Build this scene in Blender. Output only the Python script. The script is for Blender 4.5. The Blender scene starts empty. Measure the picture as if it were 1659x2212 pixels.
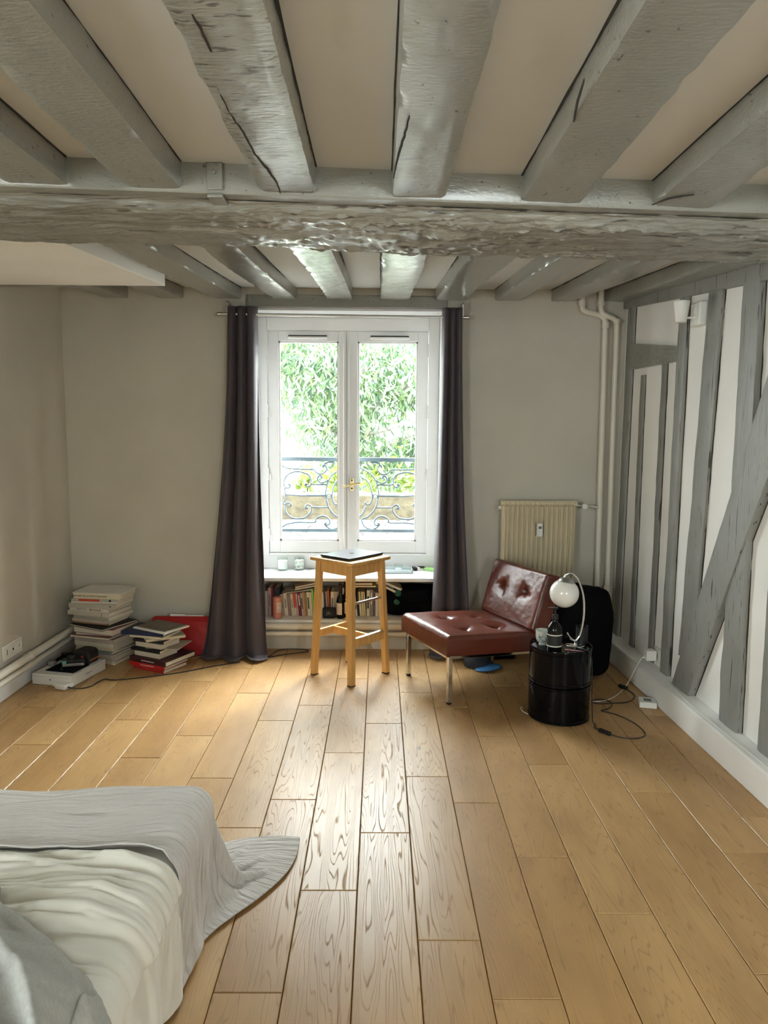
import bpy, bmesh, math, random
import numpy as np
from mathutils import Vector, Matrix, Euler, noise
random.seed(7); rng = np.random.default_rng(7)
PI = math.pi
S = bpy.context.scene
COL = S.collection

# ------------------------------------------------------------------ camera, sky, exposure
cam = bpy.data.cameras.new('camera'); camo = bpy.data.objects.new('camera', cam); COL.objects.link(camo)
cam.sensor_fit = 'HORIZONTAL'; cam.sensor_width = 36.0; cam.lens = 1540.0/1659.0*36.0
cam.clip_start = 0.02; cam.clip_end = 200
yw, pt, rl = math.radians(0.35), math.radians(6.45), math.radians(0.40)
fwd = Vector((math.sin(yw)*math.cos(pt), math.cos(yw)*math.cos(pt), -math.sin(pt)))
rgt = Vector((math.cos(yw), -math.sin(yw), 0)); upv = rgt.cross(fwd)
r2 = rgt*math.cos(rl)+upv*math.sin(rl); u2 = upv*math.cos(rl)-rgt*math.sin(rl)
camo.matrix_world = Matrix(((r2.x, u2.x, -fwd.x, 0), (r2.y, u2.y, -fwd.y, 0), (r2.z, u2.z, -fwd.z, 1.5), (0, 0, 0, 1)))
S.camera = camo

world = bpy.data.worlds.new('overcast_sky'); S.world = world; world.use_nodes = True
bg = world.node_tree.nodes['Background']; bg.inputs[0].default_value = (0.94, 0.975, 1.0, 1); bg.inputs[1].default_value = 20.0

sun = bpy.data.lights.new('hazy_sun', 'SUN'); sun.energy = 15.0; sun.angle = math.radians(55); sun.color = (1.0, 0.97, 0.92)
suno = bpy.data.objects.new('hazy_sun', sun); COL.objects.link(suno); suno.location = (4, 12, 9)
suno.rotation_euler = Vector((-0.50, -0.62, -0.60)).to_track_quat('-Z', 'Y').to_euler()
def portal(name, loc, rot, sx, sy):
    l = bpy.data.lights.new(name, 'AREA'); l.shape = 'RECTANGLE'; l.size = sx; l.size_y = sy
    l.cycles.is_portal = True
    o = bpy.data.objects.new(name, l); COL.objects.link(o); o.location = loc; o.rotation_euler = rot
portal('window_daylight_portal', (-0.22, 5.24, 1.42), (-PI/2, 0, 0), 1.12, 1.6)
portal('rear_fill_window_portal', (1.32, -1.75, 1.525), (PI/2, 0, 0), .6, .95)  # guides sky light through the added rear window
portal('side_fill_window_portal', (-2.24, -0.875, 1.43), (0, -PI/2, 0), 1.25, 1.35)  # guides sky light through the added left-wall window

vs = S.view_settings
S.display_settings.display_device = 'sRGB'
vs.view_transform = 'Standard'; vs.look = 'None'; vs.gamma = 1.0; vs.use_curve_mapping = False
vs.exposure = 0.98
cy = S.cycles
cy.max_bounces = 8; cy.diffuse_bounces = 5; cy.glossy_bounces = 3; cy.transmission_bounces = 4; cy.transparent_max_bounces = 10
cy.use_adaptive_sampling = True; cy.adaptive_threshold = 0.08
cy.caustics_reflective = False; cy.caustics_refractive = False; cy.sample_clamp_indirect = 6.0
cy.use_denoising = True

# ------------------------------------------------------------------ materials
MATS = {}
def pm(name, col, rough=0.5, metal=0.0, var=0.0, vscale=6.0, stretch=(1, 1, 1), bump=0.0, bscale=30.0, bstretch=None,
       coat=0.0, sheen=0.0, spec=0.5, trans=0.0, ior=1.45, dark=None, darkscale=20.0, darkamt=0.0, darkstretch=None, rvar=0.0, uv=False, detail=4.0, emis=None, bdist=0.01):
    if name in MATS: return MATS[name]
    m = bpy.data.materials.new(name); m.use_nodes = True; nt = m.node_tree; N = nt.nodes; L = nt.links
    b = N['Principled BSDF']
    b.inputs['Base Color'].default_value = (*col, 1); b.inputs['Roughness'].default_value = rough; b.inputs['Metallic'].default_value = metal
    b.inputs['Coat Weight'].default_value = coat; b.inputs['Coat Roughness'].default_value = 0.2
    b.inputs['Sheen Weight'].default_value = sheen; b.inputs['Specular IOR Level'].default_value = spec
    b.inputs['Transmission Weight'].default_value = trans; b.inputs['IOR'].default_value = ior
    tc = N.new('ShaderNodeTexCoord'); src = tc.outputs['UV' if uv else 'Object']
    def nz(scale, st, det=detail):
        mp = N.new('ShaderNodeMapping'); mp.inputs['Scale'].default_value = st; L.new(src, mp.inputs['Vector'])
        t = N.new('ShaderNodeTexNoise'); t.inputs['Scale'].default_value = scale; t.inputs['Detail'].default_value = det
        L.new(mp.outputs[0], t.inputs['Vector']); return t
    colsock = None
    if var > 0:
        t = nz(vscale, stretch)
        mx = N.new('ShaderNodeMix'); mx.data_type = 'RGBA'
        mx.inputs[6].default_value = tuple(c*(1-var) for c in col)+(1,); mx.inputs[7].default_value = tuple(min(1, c*(1+var)) for c in col)+(1,)
        rp = N.new('ShaderNodeMapRange'); rp.inputs['From Min'].default_value = 0.3; rp.inputs['From Max'].default_value = 0.7
        L.new(t.outputs['Fac'], rp.inputs['Value']); L.new(rp.outputs[0], mx.inputs[0]); colsock = mx.outputs[2]
    if dark is not None:
        t = nz(darkscale, darkstretch or stretch, 3.0)
        rp = N.new('ShaderNodeMapRange'); rp.inputs['From Min'].default_value = 0.72-0.2*darkamt; rp.inputs['From Max'].default_value = 0.76-0.2*darkamt
        L.new(t.outputs['Fac'], rp.inputs['Value'])
        mx = N.new('ShaderNodeMix'); mx.data_type = 'RGBA'; mx.inputs[6].default_value = (*col, 1); mx.inputs[7].default_value = (*dark, 1)
        if colsock: L.new(colsock, mx.inputs[6])
        L.new(rp.outputs[0], mx.inputs[0]); colsock = mx.outputs[2]
    if colsock: L.new(colsock, b.inputs['Base Color'])
    if bump > 0:
        t = nz(bscale, bstretch or stretch, 5.0)
        bp = N.new('ShaderNodeBump'); bp.inputs['Strength'].default_value = bump; bp.inputs['Distance'].default_value = bdist
        L.new(t.outputs['Fac'], bp.inputs['Height']); L.new(bp.outputs[0], b.inputs['Normal'])
        if rvar > 0:
            rp = N.new('ShaderNodeMapRange'); rp.inputs['To Min'].default_value = max(0.02, rough-rvar); rp.inputs['To Max'].default_value = rough+rvar
            L.new(t.outputs['Fac'], rp.inputs['Value']); L.new(rp.outputs[0], b.inputs['Roughness'])
    if emis: b.inputs['Emission Color'].default_value = (*col, 1); b.inputs['Emission Strength'].default_value = emis
    MATS[name] = m; return m

def floor_oak():
    m = bpy.data.materials.new('oak_plank'); m.use_nodes = True; nt = m.node_tree; N = nt.nodes; L = nt.links; b = N['Principled BSDF']; b.inputs['Specular IOR Level'].default_value = 0.6
    tc = N.new('ShaderNodeTexCoord'); oi = N.new('ShaderNodeObjectInfo')
    off = N.new('ShaderNodeVectorMath'); off.operation = 'SCALE'; off.inputs[0].default_value = (37.0, 91.0, 13.0); L.new(oi.outputs['Random'], off.inputs['Scale'])
    ad = N.new('ShaderNodeVectorMath'); L.new(tc.outputs['Object'], ad.inputs[0]); L.new(off.outputs[0], ad.inputs[1])
    def mp(sc):
        q = N.new('ShaderNodeMapping'); q.inputs['Scale'].default_value = sc; L.new(ad.outputs[0], q.inputs['Vector']); return q
    # cathedral rings: contour lines of a stretched, warped field
    big = N.new('ShaderNodeTexNoise'); big.inputs['Scale'].default_value = 1.0; big.inputs['Detail'].default_value = 2.5; big.inputs['Roughness'].default_value = 0.45
    L.new(mp((8.5, 0.62, 1.0)).outputs[0], big.inputs['Vector'])
    mu = N.new('ShaderNodeMath'); mu.operation = 'MULTIPLY'; mu.inputs[1].default_value = 84.0; L.new(big.outputs['Fac'], mu.inputs[0])
    fr = N.new('ShaderNodeMath'); fr.operation = 'PINGPONG'; fr.inputs[1].default_value = 1.0; L.new(mu.outputs[0], fr.inputs[0])
    fine = N.new('ShaderNodeTexNoise'); fine.inputs['Scale'].default_value = 1.0; fine.inputs['Detail'].default_value = 4.0
    L.new(mp((170.0, 4.0, 1.0)).outputs[0], fine.inputs['Vector'])
    blot = N.new('ShaderNodeTexNoise'); blot.inputs['Scale'].default_value = 1.0; blot.inputs['Detail'].default_value = 3.0
    L.new(mp((9.0, 3.0, 1.0)).outputs[0], blot.inputs['Vector'])
    # ring groove mask = thin dark lines broken up by pores
    gm = N.new('ShaderNodeMapRange'); gm.inputs['From Min'].default_value = 0.26; gm.inputs['From Max'].default_value = 0.0; L.new(fr.outputs[0], gm.inputs['Value'])
    pr = N.new('ShaderNodeMapRange'); pr.inputs['From Min'].default_value = 0.22; pr.inputs['From Max'].default_value = 0.60; L.new(fine.outputs['Fac'], pr.inputs['Value'])
    gr = N.new('ShaderNodeMath'); gr.operation = 'MULTIPLY'; L.new(gm.outputs[0], gr.inputs[0]); L.new(pr.outputs[0], gr.inputs[1])
    # knots
    vk = N.new('ShaderNodeTexVoronoi'); vk.inputs['Scale'].default_value = 1.0; L.new(mp((3.1, 1.7, 1.0)).outputs[0], vk.inputs['Vector'])
    kn = N.new('ShaderNodeMapRange'); kn.inputs['From Min'].default_value = 0.035; kn.inputs['From Max'].default_value = 0.012; L.new(vk.outputs['Distance'], kn.inputs['Value'])
    # plank tone
    cr = N.new('ShaderNodeValToRGB'); e = cr.color_ramp.elements
    e[0].position = 0.0; e[0].color = (0.42, 0.245, 0.095, 1); e[1].position = 1.0; e[1].color = (0.53, 0.335, 0.145, 1)
    x = cr.color_ramp.elements.new(0.5); x.color = (0.475, 0.29, 0.12, 1)
    L.new(oi.outputs['Random'], cr.inputs[0])
    m1 = N.new('ShaderNodeMix'); m1.data_type = 'RGBA'; m1.blend_type = 'MULTIPLY'; m1.inputs[0].default_value = 1.0
    bc = N.new('ShaderNodeValToRGB'); bc.color_ramp.elements[0].position = 0.3; bc.color_ramp.elements[0].color = (0.84, 0.80, 0.76, 1); bc.color_ramp.elements[1].position = 0.7; bc.color_ramp.elements[1].color = (1.06, 1.05, 1.03, 1)
    L.new(blot.outputs['Fac'], bc.inputs[0]); L.new(cr.outputs[0], m1.inputs[6]); L.new(bc.outputs[0], m1.inputs[7])
    m2 = N.new('ShaderNodeMix'); m2.data_type = 'RGBA'; m2.inputs[7].default_value = (0.24, 0.13, 0.055, 1)
    ga = N.new('ShaderNodeMath'); ga.operation = 'MULTIPLY'; ga.inputs[1].default_value = 0.6; L.new(gr.outputs[0], ga.inputs[0]); L.new(ga.outputs[0], m2.inputs[0]); L.new(m1.outputs[2], m2.inputs[6])
    m3 = N.new('ShaderNodeMix'); m3.data_type = 'RGBA'; m3.inputs[7].default_value = (0.07, 0.035, 0.015, 1); L.new(kn.outputs[0], m3.inputs[0]); L.new(m2.outputs[2], m3.inputs[6])
    L.new(m3.outputs[2], b.inputs['Base Color'])
    rg = N.new('ShaderNodeMapRange'); rg.inputs['To Min'].default_value = 0.365; rg.inputs['To Max'].default_value = 0.75; L.new(gr.outputs[0], rg.inputs['Value']); L.new(rg.outputs[0], b.inputs['Roughness'])
    inv = N.new('ShaderNodeMath'); inv.operation = 'SUBTRACT'; inv.inputs[0].default_value = 1.0; L.new(gr.outputs[0], inv.inputs[1])
    f2 = N.new('ShaderNodeMath'); f2.operation = 'MULTIPLY_ADD'; f2.inputs[1].default_value = 0.25; L.new(fine.outputs['Fac'], f2.inputs[0]); L.new(inv.outputs[0], f2.inputs[2])
    bp = N.new('ShaderNodeBump'); bp.inputs['Strength'].default_value = 0.35; bp.inputs['Distance'].default_value = 0.0005; L.new(f2.outputs[0], bp.inputs['Height']); L.new(bp.outputs[0], b.inputs['Normal'])
    return m

def pane_glass(name='window_pane_glass'):
    m = bpy.data.materials.new(name); m.use_nodes = True; nt = m.node_tree; N = nt.nodes; L = nt.links
    N.remove(N['Principled BSDF']); out = N['Material Output']
    tr = N.new('ShaderNodeBsdfTransparent'); tr.inputs[0].default_value = (0.95, 0.98, 0.97, 1)
    gl = N.new('ShaderNodeBsdfGlossy'); gl.inputs['Roughness'].default_value = 0.02
    fr = N.new('ShaderNodeFresnel'); fr.inputs['IOR'].default_value = 1.45
    ge = N.new('ShaderNodeNewGeometry'); inv = N.new('ShaderNodeMath'); inv.operation = 'SUBTRACT'; inv.inputs[0].default_value = 1.0; L.new(ge.outputs['Backfacing'], inv.inputs[1])
    mf = N.new('ShaderNodeMath'); mf.operation = 'MULTIPLY'; L.new(fr.outputs[0], mf.inputs[0]); L.new(inv.outputs[0], mf.inputs[1])
    mx = N.new('ShaderNodeMixShader'); L.new(mf.outputs[0], mx.inputs[0]); L.new(tr.outputs[0], mx.inputs[1]); L.new(gl.outputs[0], mx.inputs[2]); L.new(mx.outputs[0], out.inputs[0])
    MATS[name] = m; return m

def leaf_mat(name, c):
    m = bpy.data.materials.new(name); m.use_nodes = True; nt = m.node_tree; N = nt.nodes; L = nt.links
    N.remove(N['Principled BSDF']); out = N['Material Output']
    d = N.new('ShaderNodeBsdfDiffuse'); t = N.new('ShaderNodeBsdfTranslucent'); g = N.new('ShaderNodeBsdfGlossy'); g.inputs['Roughness'].default_value = 0.35
    at = N.new('ShaderNodeAttribute'); at.attribute_name = 'tint'
    mc = N.new('ShaderNodeMix'); mc.data_type = 'RGBA'; mc.inputs[6].default_value = (*c[0], 1); mc.inputs[7].default_value = (*c[1], 1)
    L.new(at.outputs['Fac'], mc.inputs[0]); L.new(mc.outputs[2], d.inputs[0]); L.new(mc.outputs[2], t.inputs[0])
    m1 = N.new('ShaderNodeMixShader'); m1.inputs[0].default_value = 0.45; L.new(d.outputs[0], m1.inputs[1]); L.new(t.outputs[0], m1.inputs[2])
    m2 = N.new('ShaderNodeMixShader'); m2.inputs[0].default_value = 0.08; L.new(m1.outputs[0], m2.inputs[1]); L.new(g.outputs[0], m2.inputs[2]); L.new(m2.outputs[0], out.inputs[0])
    return m

OAK = floor_oak()
GLASS = pane_glass()
PLASTER = pm('wall_plaster', (0.555, 0.525, 0.455), 0.85, var=0.07, vscale=1.6, bump=0.12, bscale=9)
PLASTER_W = pm('white_plaster', (0.85, 0.835, 0.80), 0.85, var=0.03, vscale=2.0, bump=0.12, bscale=9)
CEIL = pm('ceiling_plaster', (0.57, 0.555, 0.52), 0.8, var=0.05, vscale=2.2, bump=0.15, bscale=6, stretch=(1, 0.4, 1))
BEAM = pm('grey_painted_oak', (0.24, 0.236, 0.206), 0.28, spec=0.8, coat=0.5, var=0.10, vscale=3.0, bump=0.7, bdist=0.0022, bscale=120, bstretch=(0.4, 1, 1), dark=(0.07, 0.065, 0.055), darkscale=80, darkamt=0.22, darkstretch=(1, 0.55, 1))
BEAM_R = pm('rough_grey_painted_oak', (0.24, 0.236, 0.206), 0.28, spec=0.8, coat=0.5, var=0.12, vscale=3.0, bump=0.9, bdist=0.004, bscale=110, bstretch=(0.3, 1, 1), dark=(0.07, 0.065, 0.055), darkscale=85, darkamt=0.62, darkstretch=(0.28, 1, 1))
BEAM_X = pm('hewn_grey_beam_paint', (0.235, 0.227, 0.196), 0.30, spec=0.8, coat=0.5, var=0.14, vscale=2.0, bump=1.0, bdist=0.009, bscale=70, bstretch=(0.16, 1, 1), dark=(0.07, 0.062, 0.052), darkscale=60, darkamt=0.5, darkstretch=(0.10, 1, 1))
POST = pm('grey_painted_timber', (0.255, 0.253, 0.233), 0.5, var=0.10, vscale=4.0, bump=0.5, bscale=50, bstretch=(1, 1, 0.10), bdist=.006, dark=(0.045, 0.04, 0.036), darkscale=75, darkamt=0.40, darkstretch=(1, 1, 0.06))
POST_GAP = pm('dark_timber_gap', (0.035, 0.03, 0.025), 0.9)
WHITE = pm('white_gloss_paint', (0.78, 0.78, 0.78), 0.35, bump=0.05, bscale=20)
SILLW = pm('white_sill_paint', (0.80, 0.82, 0.82), 0.3)
CREAMP = pm('cream_pipe_paint', (0.70, 0.66, 0.57), 0.4, bump=0.05, bscale=25)
RAD = pm('cream_radiator_enamel', (0.62, 0.54, 0.37), 0.4, var=0.05)
PLASW = pm('white_plastic', (0.78, 0.77, 0.73), 0.35)
PLASK = pm('black_plastic', (0.012, 0.012, 0.014), 0.35)
GLOSSK = pm('black_gloss_plastic', (0.002, 0.002, 0.003), 0.10, spec=0.18)
CHROME = pm('chrome', (0.75, 0.75, 0.76), 0.10, metal=1.0)
STEEL = pm('brushed_steel', (0.55, 0.55, 0.53), 0.28, metal=1.0)
BRASS = pm('brass', (0.75, 0.62, 0.33), 0.25, metal=1.0)
IRON = pm('blue_grey_wrought_iron', (0.06, 0.085, 0.105), 0.55)
BIRCH = pm('lacquered_beech', (0.64, 0.37, 0.125), 0.38, var=0.16, vscale=5, stretch=(7, 7, 0.6), bump=0.06, bscale=40)
LEATHER = pm('oxblood_leather', (0.115, 0.027, 0.015), 0.29, var=0.22, vscale=7, bump=0.09, bscale=70, spec=0.55)
CURT = pm('aubergine_curtain_cloth', (0.062, 0.049, 0.059), 0.6, sheen=0.12, bump=0.05, bscale=300)
BLANKET = pm('mauve_muslin', (0.66, 0.625, 0.60), 0.9, sheen=0.2, bump=1.0, bdist=0.03, bscale=1.0, bstretch=(9, 95, 1), uv=True)
SHEET = pm('ivory_cotton_sheet', (0.76, 0.74, 0.67), 0.85, sheen=0.2, bump=0.25, bscale=1.0, bstretch=(10, 22, 1), uv=True)
JERSEY = pm('heather_grey_jersey', (0.40, 0.40, 0.375), 0.95, sheen=0.1, var=0.10, vscale=1.0, stretch=(60, 220, 1), bump=0.15, bscale=1.0, bstretch=(160, 320, 1), uv=True, bdist=0.002)
BLACKCLOTH = pm('black_cloth', (0.004, 0.004, 0.005), 0.9, spec=0.1, bump=0.3, bscale=30)
PAPER = pm('paper_pages', (0.66, 0.60, 0.48), 0.9, var=0.12, vscale=1.0, stretch=(2, 2, 700), bump=0.1, bscale=1.0, bstretch=(1, 1, 900))
PAPERW = pm('white_paper', (0.74, 0.72, 0.68), 0.8)
PAPERV = pm('upright_paper_pages', (0.62, 0.56, 0.44), 0.9, var=0.15, vscale=1.0, stretch=(800, 2, 2))
INK = pm('black_ink', (0.02, 0.018, 0.016), 0.7)
INKG = pm('grey_ink', (0.22, 0.21, 0.20), 0.7)
INKW = pm('pale_ink', (0.75, 0.72, 0.66), 0.7)
def cov(c, name=None):
    n = name or 'cover_%02x%02x%02x' % tuple(int(255*min(1, max(0, v))) for v in c)
    return pm(n, c, 0.55, var=0.06, vscale=12)

# ------------------------------------------------------------------ mesh builder
ORG = {}
class MB:
    def __init__(s): s.v = []; s.f = []; s.mi = []; s.uv = None; s.m = 0
    def add(s, vs, fs):
        o = len(s.v); s.v += [tuple(p) for p in vs]; s.f += [tuple(i+o for i in f) for f in fs]; s.mi += [s.m]*len(fs); return s
    def hexa(s, p): return s.add(p, [(0, 3, 2, 1), (4, 5, 6, 7), (0, 1, 5, 4), (1, 2, 6, 5), (2, 3, 7, 6), (3, 0, 4, 7)])
    def box(s, x0, x1, y0, y1, z0, z1, M=None):
        p = [(x0, y0, z0), (x1, y0, z0), (x1, y1, z0), (x0, y1, z0), (x0, y0, z1), (x1, y0, z1), (x1, y1, z1), (x0, y1, z1)]
        if M is not None: p = [M @ Vector(q) for q in p]
        return s.hexa(p)
    def tube(s, pts, r, n=8, caps=True):
        P = [Vector(p) for p in pts]; k = len(P); R = r if isinstance(r, (list, tuple)) else [r]*k
        vs = []; fs = []; pu = None
        for i in range(k):
            t = (P[min(i+1, k-1)]-P[max(i-1, 0)]).normalized()
            if pu is None: u = t.orthogonal().normalized()
            else:
                u = pu-t*pu.dot(t); u = u.normalized() if u.length > 1e-6 else t.orthogonal().normalized()
            w = t.cross(u); pu = u
            for j in range(n):
                a = 2*PI*j/n; vs.append(P[i]+(u*math.cos(a)+w*math.sin(a))*R[i])
        for i in range(k-1):
            for j in range(n): fs.append((i*n+j, i*n+(j+1) % n, (i+1)*n+(j+1) % n, (i+1)*n+j))
        if caps: fs += [tuple(range(n-1, -1, -1)), tuple(range((k-1)*n, k*n))]
        return s.add(vs, fs)
    def lathe(s, prof, c=(0, 0, 0), n=32, M=None, cap=True):
        vs = []; fs = []; k = len(prof)
        for (r, z) in prof:
            for j in range(n):
                a = 2*PI*j/n; p = Vector((r*math.cos(a), r*math.sin(a), z)); p = (M @ p) if M is not None else p+Vector(c); vs.append(p)
        for i in range(k-1):
            for j in range(n): fs.append((i*n+j, i*n+(j+1) % n, (i+1)*n+(j+1) % n, (i+1)*n+j))
        if cap: fs += [tuple(range(n-1, -1, -1)), tuple(range((k-1)*n, k*n))]
        return s.add(vs, fs)
    def prism(s, poly, M, h):
        n = len(poly); vs = [M @ Vector((x, y, 0)) for x, y in poly]+[M @ Vector((x, y, h)) for x, y in poly]
        return s.add(vs, [tuple(range(n-1, -1, -1)), tuple(range(n, 2*n))]+[(i, (i+1) % n, n+(i+1) % n, n+i) for i in range(n)])
    def grid(s, A, closed_u=False):
        nu, nv = A.shape[0], A.shape[1]; fs = []
        for i in range(nu if closed_u else nu-1):
            for j in range(nv-1): fs.append((i*nv+j, ((i+1) % nu)*nv+j, ((i+1) % nu)*nv+j+1, i*nv+j+1))
        return s.add(A.reshape(-1, 3).tolist(), fs)
    def build(s, name, mats, parent=None, smooth=None, bevel=0, seg=2, origin=None, **tags):
        V = np.array(s.v, float); lo, hi = V.min(0), V.max(0)
        o = Vector(origin) if origin is not None else Vector(((lo[0]+hi[0])/2, (lo[1]+hi[1])/2, lo[2]))
        me = bpy.data.meshes.new(name); me.from_pydata((V-np.array(o)).tolist(), [], s.f)
        for m in (mats if isinstance(mats, (list, tuple)) else [mats]): me.materials.append(m)
        if any(s.mi): me.polygons.foreach_set('material_index', s.mi)
        me.validate()
        bm = bmesh.new(); bm.from_mesh(me); bmesh.ops.recalc_face_normals(bm, faces=bm.faces); bm.to_mesh(me); bm.free()
        if s.uv is not None:
            ul = me.uv_layers.new(name='UVMap'); idx = np.zeros(len(me.loops), int); me.loops.foreach_get('vertex_index', idx)
            ul.data.foreach_set('uv', np.array(s.uv)[idx].ravel())
        if smooth is not None:
            me.polygons.foreach_set('use_smooth', [True]*len(me.polygons))
            if smooth < 180: me.set_sharp_from_angle(angle=math.radians(smooth))
        ob = bpy.data.objects.new(name, me); COL.objects.link(ob); ob.location = o
        ORG[ob.name] = o
        if parent is not None: attach(ob, parent)
        if bevel:
            md = ob.modifiers.new('bevel', 'BEVEL'); md.width = bevel; md.segments = seg; md.limit_method = 'ANGLE'; md.angle_limit = math.radians(40)
            md.harden_normals = False
            if smooth is None:
                me.polygons.foreach_set('use_smooth', [True]*len(me.polygons)); me.set_sharp_from_angle(angle=math.radians(50))
        tag(ob, **tags)
        return ob
def attach(ob, parent):
    ob.parent = parent; ob.matrix_parent_inverse = Matrix.Translation(-ORG[parent.name])
def tag(o, label=None, cat=None, group=None, kind=None):
    if label: o['label'] = label
    if cat: o['category'] = cat
    if group: o['group'] = group
    if kind: o['kind'] = kind
    return o
def thing(name, label, cat, loc, group=None):
    o = bpy.data.objects.new(name, None); COL.objects.link(o); o.location = loc; ORG[o.name] = Vector(loc); o.empty_display_size = 0.05
    return tag(o, label, cat, group)
def T(x, y, z): return Matrix.Translation((x, y, z))
def RZ(d): return Matrix.Rotation(math.radians(d), 4, 'Z')
def RX(d): return Matrix.Rotation(math.radians(d), 4, 'X')
def RY(d): return Matrix.Rotation(math.radians(d), 4, 'Y')
def text(name, body, size, M, mat, parent=None, ext=0.0004, align='CENTER', squash=1.0):
    c = bpy.data.curves.new(name, 'FONT'); c.body = body; c.size = size; c.extrude = ext; c.align_x = align; c.align_y = 'CENTER'; c.resolution_u = 2
    o = bpy.data.objects.new(name, c); COL.objects.link(o)
    dg = bpy.context.evaluated_depsgraph_get(); me = bpy.data.meshes.new_from_object(o.evaluated_get(dg))
    bpy.data.objects.remove(o); bpy.data.curves.remove(c)
    me.transform(M @ Matrix.Diagonal((squash, 1, 1, 1)))
    V = [v.co for v in me.vertices]; ctr = sum(V, Vector())/max(1, len(V))
    me.transform(Matrix.Translation(-ctr)); me.materials.clear(); me.materials.append(mat)
    ob = bpy.data.objects.new(name, me); COL.objects.link(ob); ob.location = ctr; ORG[ob.name] = ctr
    if parent is not None: attach(ob, parent)
    return ob
def spline(pts, n=8, closed=False):
    P = [Vector(p) for p in pts]; out = []; k = len(P)
    for i in range(k-1):
        p0, p1, p2, p3 = P[max(i-1, 0)], P[i], P[i+1], P[min(i+2, k-1)]
        for j in range(n):
            t = j/n; out.append(0.5*((2*p1)+(p2-p0)*t+(2*p0-5*p1+4*p2-p3)*t*t+(3*p1-p0-3*p2+p3)*t**3))
    out.append(P[-1]); return out
def nz(x, y, z): return noise.noise(Vector((x, y, z)))

# ------------------------------------------------------------------ the room shell
XL, YB, YR = -2.10, 4.81, -1.6
def xr(y): return 1.62+0.027*(4.8-y)          # the timbered wall is slightly out of square
def zj(y): return 2.36-0.077*(4.83-y) if y > 2.1 else 2.15   # underside of the joists: the floor above sags towards the beam
WX0, WX1 = -0.885, 0.437                       # window recess

fl = MB().box(-2.12, 1.86, YR, YB+0.02, -0.10, -0.022).build('floor', pm('dark_subfloor', (0.05, 0.03, 0.018), 0.9), kind='structure', origin=(0, 0, -0.1))
PHASE = {-11: 3.05, -10: 2.72, -9: 3.27, -8: 3.80, -7: 3.57, -6: 3.14, -5: 3.38, -4: 2.95, -3: 2.56, -2: 2.77, -1: 2.19, 0: 2.53, 1: 1.96, 2: 1.74, 3: 2.38, 4: 2.08, 5: 2.57, 6: 1.83, 7: 2.41, 8: 2.65, 9: 2.2}
PW, PL = 0.187, 1.010
def plank(x0, x1, y0, y1):
    g = 0.0011; b = 0.0022; x0 += g; x1 -= g; y0 += g; y1 -= g; z = random.uniform(-0.0006, 0.0)
    vs = []
    for (dx, zz) in ((0, -0.02), (0, z-b), (b, z)):
        vs += [(x0+dx, y0+dx, zz), (x1-dx, y0+dx, zz), (x1-dx, y1-dx, zz), (x0+dx, y1-dx, zz)]
    fs = [(8, 9, 10, 11)]
    for k in (0, 4):
        for j in range(4): fs.append((k+j, k+(j+1) % 4, k+4+(j+1) % 4, k+4+j))
    m = MB(); m.add(vs, fs); return m
for k, ph in PHASE.items():
    x0, x1 = -0.066+k*PW, -0.066+(k+1)*PW
    x0 = max(x0, XL); x1 = min(x1, 1.83)
    y = ph-PL*math.ceil((ph-YR)/PL)
    while y < YB:
        a, b = max(y, YR), min(y+PL, YB)
        if b-a > 0.03: plank(x0, x1, a, b).build('plank', OAK, fl, origin=((x0+x1)/2, (a+b)/2, 0))
        y += PL

# walls
W3 = (-1.55, -0.20, 0.80, 2.05)                # unseen window added in the left wall behind the camera for fill light
w = MB().box(XL-.25, XL, W3[1], YB+.6, -.1, 2.75).box(XL-.25, XL, YR-.2, W3[0], -.1, 2.75).box(XL-.25, XL, W3[0], W3[1], -.1, W3[2]).box(XL-.25, XL, W3[0], W3[1], W3[3], 2.75)
w.build('wall_left', PLASTER, kind='structure')
W2 = (1.02, 1.62, 1.05, 2.0)                  # opening added in the rear wall, out of view, to let in fill daylight
w = MB(); w.hexa([(xr(YR-.2), YR-.2, -.1), (xr(YR-.2)+.25, YR-.2, -.1), (xr(5.4)+.3, 5.4, -.1), (xr(5.4), 5.4, -.1), (xr(YR-.2), YR-.2, 2.75), (xr(YR-.2)+.25, YR-.2, 2.75), (xr(5.4)+.3, 5.4, 2.75), (xr(5.4), 5.4, 2.75)])
WR = w.build('wall_right', PLASTER_W, kind='structure')
w = MB()
w.box(XL-.1, WX0, YB, 5.34, -0.1, 2.75).box(WX1, 1.9, YB, 5.34, -0.1, 2.75).box(WX0, WX1, YB, 5.34, 2.305, 2.75)
w.box(WX0, WX1, YB, 5.34, -0.1, 0.205).box(WX0, WX1, 5.17, 5.34, 0.205, 0.56)
w.build('wall_back', PLASTER, kind='structure')
w = MB().box(XL-.2, W2[0], YR-.25, YR, -.1, 2.75).box(W2[1], 2.1, YR-.25, YR, -.1, 2.75).box(W2[0], W2[1], YR-.25, YR, -.1, W2[2]).box(W2[0], W2[1], YR-.25, YR, W2[3], 2.75)
w.build('wall_rear', PLASTER, kind='structure')
wn = MB(); xm = (W2[0]+W2[1])/2
for a, b in ((W2[0], W2[0]+.05), (xm-.03, xm+.03), (W2[1]-.05, W2[1])): wn.box(a, b, YR-.14, YR-.08, W2[2], W2[3])
wn.box(W2[0], W2[1], YR-.14, YR-.08, W2[2], W2[2]+.06).box(W2[0], W2[1], YR-.14, YR-.08, W2[3]-.06, W2[3])
w2 = wn.build('rear_fill_window', WHITE, kind='structure')  # frame of the added rear fill-light opening
for a, b in ((W2[0]+.05, xm-.03), (xm+.03, W2[1]-.05)): MB().box(a, b, YR-.112, YR-.108, W2[2]+.06, W2[3]-.06).build('pane', GLASS, w2)

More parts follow.
